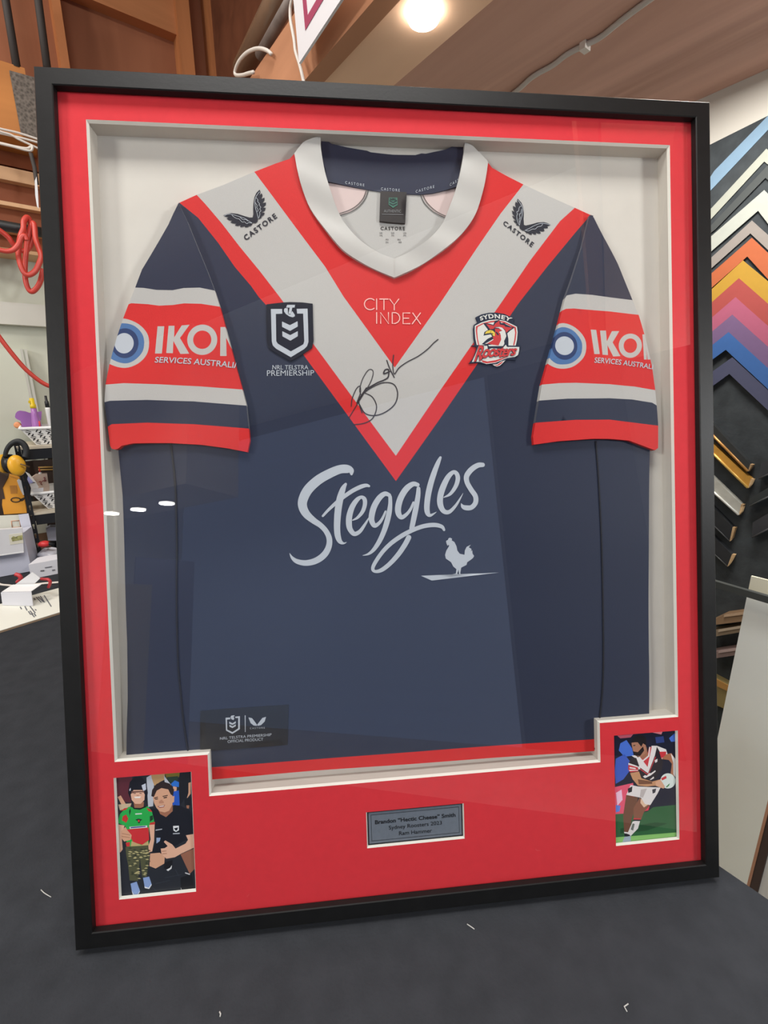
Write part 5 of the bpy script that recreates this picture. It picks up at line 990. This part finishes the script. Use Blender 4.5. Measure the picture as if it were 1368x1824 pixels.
# orange carton on the white cartons
ORG = mat('orange_carton', (228, 158, 52), .6)
_, ctz = axy(10, 916, 2.47)
t = thing('orange_carton', onA(25, 915, 2.47), 'orange carton with brown print standing on white cartons left of the shelf', 'carton')
pts = z4([(-300, 812), (50, 312), (165, 100), (360, 160), (440, 330), (520, 600), (540, 775), (80, 812)])
MB().prism([onA(x, y, 2.47) for x, y in z4([(50, 312), (165, 100), (360, 160), (425, 330), (480, 600), (512, 790), (75, 818), (40, 640)])], BX * .10).build('box', ORG, t)
MB().prism([onA(x, y, 2.468) for x, y in z4([(-260, -80), (160, 95), (50, 305), (95, 520), (0, 530), (-260, 540)])], BX * .09).build('brown_flap', mat('dark_brown_flap', (66, 48, 38), .7), t)
BRN = mat('brown_carton_print', (112, 76, 34), .6)
m = MB(); P = [onA(x, y, 2.4685) for x, y in z4([(300 + 88 * math.cos(q), 540 + 42 * math.sin(q)) for q in np.linspace(0, 2 * math.pi, 30)])]; m.tube(P, .0022, 6)
m.build('print_ring', mat('dark_carton_print', (60, 44, 26), .6), t)
MB().prism([onA(x, y, 2.4692) for x, y in z4([(395, 520), (470, 490), (480, 515), (440, 560), (400, 570)])], BX * .0007).build('print_letter', mat('dark_carton_print', (60, 44, 26), .6), t)
MB().prism([onA(x, y, 2.4692) for x, y in z4([(185, 270), (320, 262), (332, 415), (205, 425)])], BX * .0007).build('print_block', mat('faded_carton_print', (186, 126, 50), .6), t)
# white cartons and prints in front
CRT = mat('white_carton', (212, 212, 214), .7)
aR, zT2 = axy(42.5, 941, 2.30); 
c0 = axy(56, 975, 2.46)
zc_ = axy(42, 949, 2.312)[1]; ab_ = axy(56.9, 939, 2.41)[0]; af_ = axy(42, 949, 2.312)[0]
out_ = [RM(af_ - .8, 2.312, ZT + .001), RM(af_, 2.312, ZT + .001), RM(ab_, 2.41, ZT + .001), RM(ab_ - .8, 2.41, ZT + .001)]
tag(MB().prism(out_, (0, 0, zc_ - ZT - .001)).build('carton', mat('lavender_white_carton', (196, 198, 212), .7)), 'white carton on the bench behind the landscape print', 'carton')
t = thing('landscape_print', onA(20, 985, 2.29), 'white mounted print with a small olive landscape leaning on the white carton', 'print')
z5 = z4
MB().prism([onA(x, y, 2.285) for x, y in z4([(-300, 1140), (10, 1112), (425, 1082), (456, 1540), (0, 1595), (-300, 1640)])], BX * .022).build('mount', CRT, t)
MB().prism([onA(x, y, 2.2838) for x, y in z4([(168, 1205), (430, 1170), (448, 1365), (195, 1400)])], BX * .001).build('image_border', mat('cream_print_paper', (214, 210, 192), .8), t)
m = MB()
MB().prism([onA(x, y, 2.2826) for x, y in z4([(215, 1275), (250, 1235), (300, 1250), (345, 1230), (428, 1215), (432, 1300), (330, 1318), (235, 1335)])], BX * .001).build('image', mat('olive_ink', (150, 148, 96), .8, noise=.5, scale=120), t)
MB().prism([onA(x, y, 2.284) for x, y in z4([(-300, 1625), (0, 1592), (455, 1528), (456, 1548), (0, 1612), (-300, 1650)])], BX * .02).build('mount_edge', PAPER, t)
card('mounted_print', [(-300, 860), (180, 835), (370, 828), (420, 1140), (0, 1160), (-300, 1170)], 2.435, 'cream mounted print with a thin rust outline behind the landscape print', mat('cream_mount', (214, 214, 200), .8), 'print', .004)
m = MB(); q = z4([(215, 945), (375, 935), (395, 1060), (235, 1068)]); P = [onA(x, y, 2.4335) for x, y in q]
for i in range(4): m.tube([P[i], P[(i + 1) % 4]], .0016, 5)
o = m.build('outline', mat('rust_line', (196, 148, 118), .7), None); par = bpy.data.objects['mounted_print']; o.parent = par; o.location = np.array(o.location) - np.array(par.location)
card('mounted_print', [(350, 825), (545, 803), (600, 1050), (560, 1150), (430, 1170)], 2.42, 'pale lavender card between the cream print and the shelf post', mat('pale_lavender_mount', (206, 208, 220), .8), 'print', .004)
# right of the post under the lower shelf
a0_, zA_ = axy(65, 932, 2.60); a1_, _ = axy(77, 928, 2.60)
t = thing('kraft_carton', RM(a0_ + .1, 2.64, ZT), 'brown and white open carton under the lower shelf', 'carton')
MB().rbox(a0_ - .02, a1_ + .01, 2.60, 2.69, ZT + .001, zA_ - .05).build('box', mat('kraft_board', (132, 100, 74), .8), t)
MB().rbox(a0_ - .022, a1_ + .012, 2.598, 2.692, zA_ - .0495, zA_ - .01).build('lid', mat('cream_board', (214, 210, 190), .8), t)
card('carton', [(880, 1110), (960, 1060), (1100, 1060), (1100, 1320), (920, 1320)], 2.53, 'white carton under the lower shelf at the frame edge', mat('lavender_white_carton', (196, 198, 212), .7), 'carton', .05)
# red handled tool and clear bags below
t = thing('red_tool', onA(78, 968, 2.34), 'red and black hand tool lying below the lower shelf', 'tool')
MB().blob(onA(78.5, 969, 2.34), .022, .018, .014, ax=(AX, BX, np.array([0, 0, 1.])), n=12, k=8).build('head', mat('red_plastic', (206, 50, 52), .4), t)
MB().tube([onA(80, 967, 2.335), onA(97, 970, 2.335)], .007, 8).build('handle', BLK, t)
tag(MB().blob(onA(88, 987, 2.375), .042, .04, .026, n=16, k=10, bumpy=.15, ax=(AX, BX, np.array([0, 0, 1.]))).build('clear_bag', mat('milky_film', (200, 200, 208), .3)), 'crumpled milky plastic bag below the lower shelf', 'bag')
# ------------------------------------------------------------------ left end of the bench
z = lambda p: Z(0, 980, 11.4, p)
def bench(p, h=0.0): return [onZ(x, y, ZT + h) for x, y in p]
for i, (pa, lb_) in enumerate((([(-200, 450), (0, 445), (200, 435), (330, 405), (450, 350), (560, 280), (700, 180), (800, 130), (870, 120)], 'white cable curving across the bench behind the folded card'), ([(-60, 660), (30, 700), (180, 715), (350, 735), (560, 730), (700, 700), (900, 675), (1110, 660), (1300, 645)], 'white cable running behind the folded card to the frame'))):
    tag(MB().tube(bench([tuple(q) for q in spline(z(pa), 5)], .0048), .0042, 8).build('bench_cable', CAB), lb_, 'cable', 'white cables on the bench')
p0 = onZ(*z([(640, 590)])[0], ZT); q0 = toroom(p0); hgt = toroom(onA(*z([(708, 272)])[0], q0[1]))[2] - ZT
tb_ = toroom(onZ(*z([(885, 128)])[0], ZT + hgt))
t = thing('white_box', p0, 'white printed box on the bench at the edge of the frame', 'box')
a3_ = q0[0] + .34
MB().hexa([RM(q0[0], q0[1], ZT + .001), RM(a3_, q0[1] + .01, ZT + .001), RM(a3_, tb_[1], ZT + .001), RM(q0[0] + .03, tb_[1], ZT + .001), RM(q0[0], q0[1], ZT + hgt), RM(a3_, q0[1] + .01, ZT + hgt), RM(a3_, tb_[1], ZT + hgt), RM(q0[0] + .03, tb_[1], ZT + hgt)]).build('carton', mat('white_card', (216, 216, 222), .7), t)
GP = mat('grey_small_print', (96, 98, 104), .7)
for pts in ([(820, 412), (900, 402), (898, 424), (822, 434)], [(1055, 398), (1120, 390), (1120, 408), (1058, 414)], [(910, 350), (1060, 325), (1056, 338), (912, 362)]):
    MB().prism([onA(x, y, q0[1] - .0015) for x, y in z(pts)], BX * .001).build('print_mark', GP, t)
# big white sheets with text
SH = .006
fe0, fe1, be1, be0 = z([(-600, 1870)])[0], z([(1500, 1212)])[0], z([(1500, 722)])[0], z([(-600, 1300)])[0]
poly = [onZ(*fe0, ZT + .0005), onZ(*fe1, ZT + .0005), onZ(*be1, ZT + .0005), onZ(*be0, ZT + .0005)]
t = thing('white_card_stack', poly[1], 'large white card sheets with brown edges lying on the bench', 'card')
MB().prism(poly, (0, 0, SH), 0).build('stack', [mat('brown_card_edge', (150, 128, 104), .8)], t)
MB().prism([p + np.array([0, 0, SH + .0003]) for p in poly], (0, 0, .0012)).build('top_sheet', mat('printed_white_sheet', (214, 214, 204), .75), t)
zt5 = ZT + .0005 + SH + .0018
for (x0, y0, x1, y1) in ((690, 970, 715, 1010), (735, 950, 840, 1060), (775, 945, 880, 1050), (815, 930, 905, 1060), (895, 915, 1040, 1145), (410, 1150, 440, 1200), (505, 1140, 550, 1225), (610, 1140, 715, 1275), (575, 1240, 625, 1310), (610, 1230, 665, 1300), (640, 1290, 700, 1360), (690, 1280, 730, 1340), (715, 1200, 735, 1225)):
    A_, B_ = onZ(*z([(x0, y0)])[0], zt5), onZ(*z([(x1, y1)])[0], zt5); d = (B_ - A_) / np.linalg.norm(B_ - A_); n_ = np.cross(d, [0, 0, 1]) * .0016
    MB().prism([A_ - n_, B_ - n_, B_ + n_, A_ + n_], (0, 0, .0003)).build('text_line', GP, t)
# folded white card with red handled pliers behind
g = lambda x, y, h=0.0: onZ(*z([(x, y)])[0], zt5 + .001 + h)
f0 = g(50, 1118); f1 = g(668, 1132); b_ = toroom(f0)[1]
def onV(x, y): # upright plane through the front edge of the folded card
    d = ray(*z([(x, y)])[0]); e = f1 - f0; nn_ = np.cross(e, [0, 0, 1.0]); return CAMP + d * ((nn_ @ (f0 - CAMP)) / (nn_ @ d))
bkd = np.cross(np.array([0, 0, 1.]), f1 - f0); bkd = bkd / np.linalg.norm(bkd)
t = thing('folded_card', f0, 'small folded white card standing on the sheets before the red pliers', 'card')
MB().prism([f0, f1, onV(630, 850), onV(15, 862)], bkd * .0025).build('front', mat('white_card', (216, 216, 222), .7), t)
k0, k1 = onV(620, 848), onV(20, 860)
MB().prism([k1 + bkd * .003, k0 + bkd * .003, k0 + bkd * .05 + np.array([0, 0, .006]), k1 + bkd * .05 + np.array([0, 0, .006])], (0, 0, .0015)).build('flap', PAPER, t)
MB().prism([onV(30, 832) + bkd * .055, onV(430, 822) + bkd * .055, onV(552, 700) + bkd * .055, onV(382, 575) + bkd * .055], bkd * .002).build('raised_flap', PAPER, t)
t = thing('pliers', g(600, 900) + bkd * .02, 'pliers with red handles lying half hidden behind the folded card', 'pliers')
P = [onV(x, y) + bkd * .075 for x, y in [tuple(q) for q in spline([(480, 760), (560, 765), (630, 770), (675, 815), (665, 880), (640, 940)], 4)]]
MB().tube(P, .0052, 8).build('handle', mat('red_handle', (184, 54, 60), .4), t)
P = [onV(x, y) + bkd * .075 for x, y in [tuple(q) for q in spline([(-60, 660), (20, 690), (50, 760), (-20, 830)], 4)]]
MB().tube(P, .007, 8).build('handle', mat('red_handle', (184, 54, 60), .4), t)
# scraps of lint on the felt
for (pts, r_, lb_) in (([(73, 1585), (78, 1590), (84, 1594), (91, 1598)], .0006, 'curved white thread on the felt left of the frame'), ([(391, 1802), (393, 1806), (392, 1811)], .0008, 'tiny white lint speck on the felt below the frame centre'), ([(832, 1646), (838, 1650), (845, 1655)], .0007, 'white lint sliver on the felt under the right part of the frame'), ([(1119, 1788), (1112, 1793), (1117, 1802)], .0007, 'curled white lint near the lower right of the felt')):
    tag(MB().tube([onZ(x, y, ZT + r_) for x, y in pts], r_, 6).build('lint', mat('white_lint', (176, 176, 172), .9)), lb_, 'lint')
# tall boards leaning at the far left wall (mirrored in the glass)
for a, b0, b1, zt_, c, lb_ in ((-3.0, -1.75, -1.36, .02, (190, 182, 160), 'tall brown-grey board mirrored at the lower left of the glass'), (-3.05, -2.25, -1.62, .26, (140, 150, 178), 'tall slate board mirrored left of the jersey seam')):
    tag(MB().rbox(a - .02, a, b0, b1, FZ, zt_).build('tall_board', mat('tall_board_%d' % c[0], c, .6)), lb_, 'board')
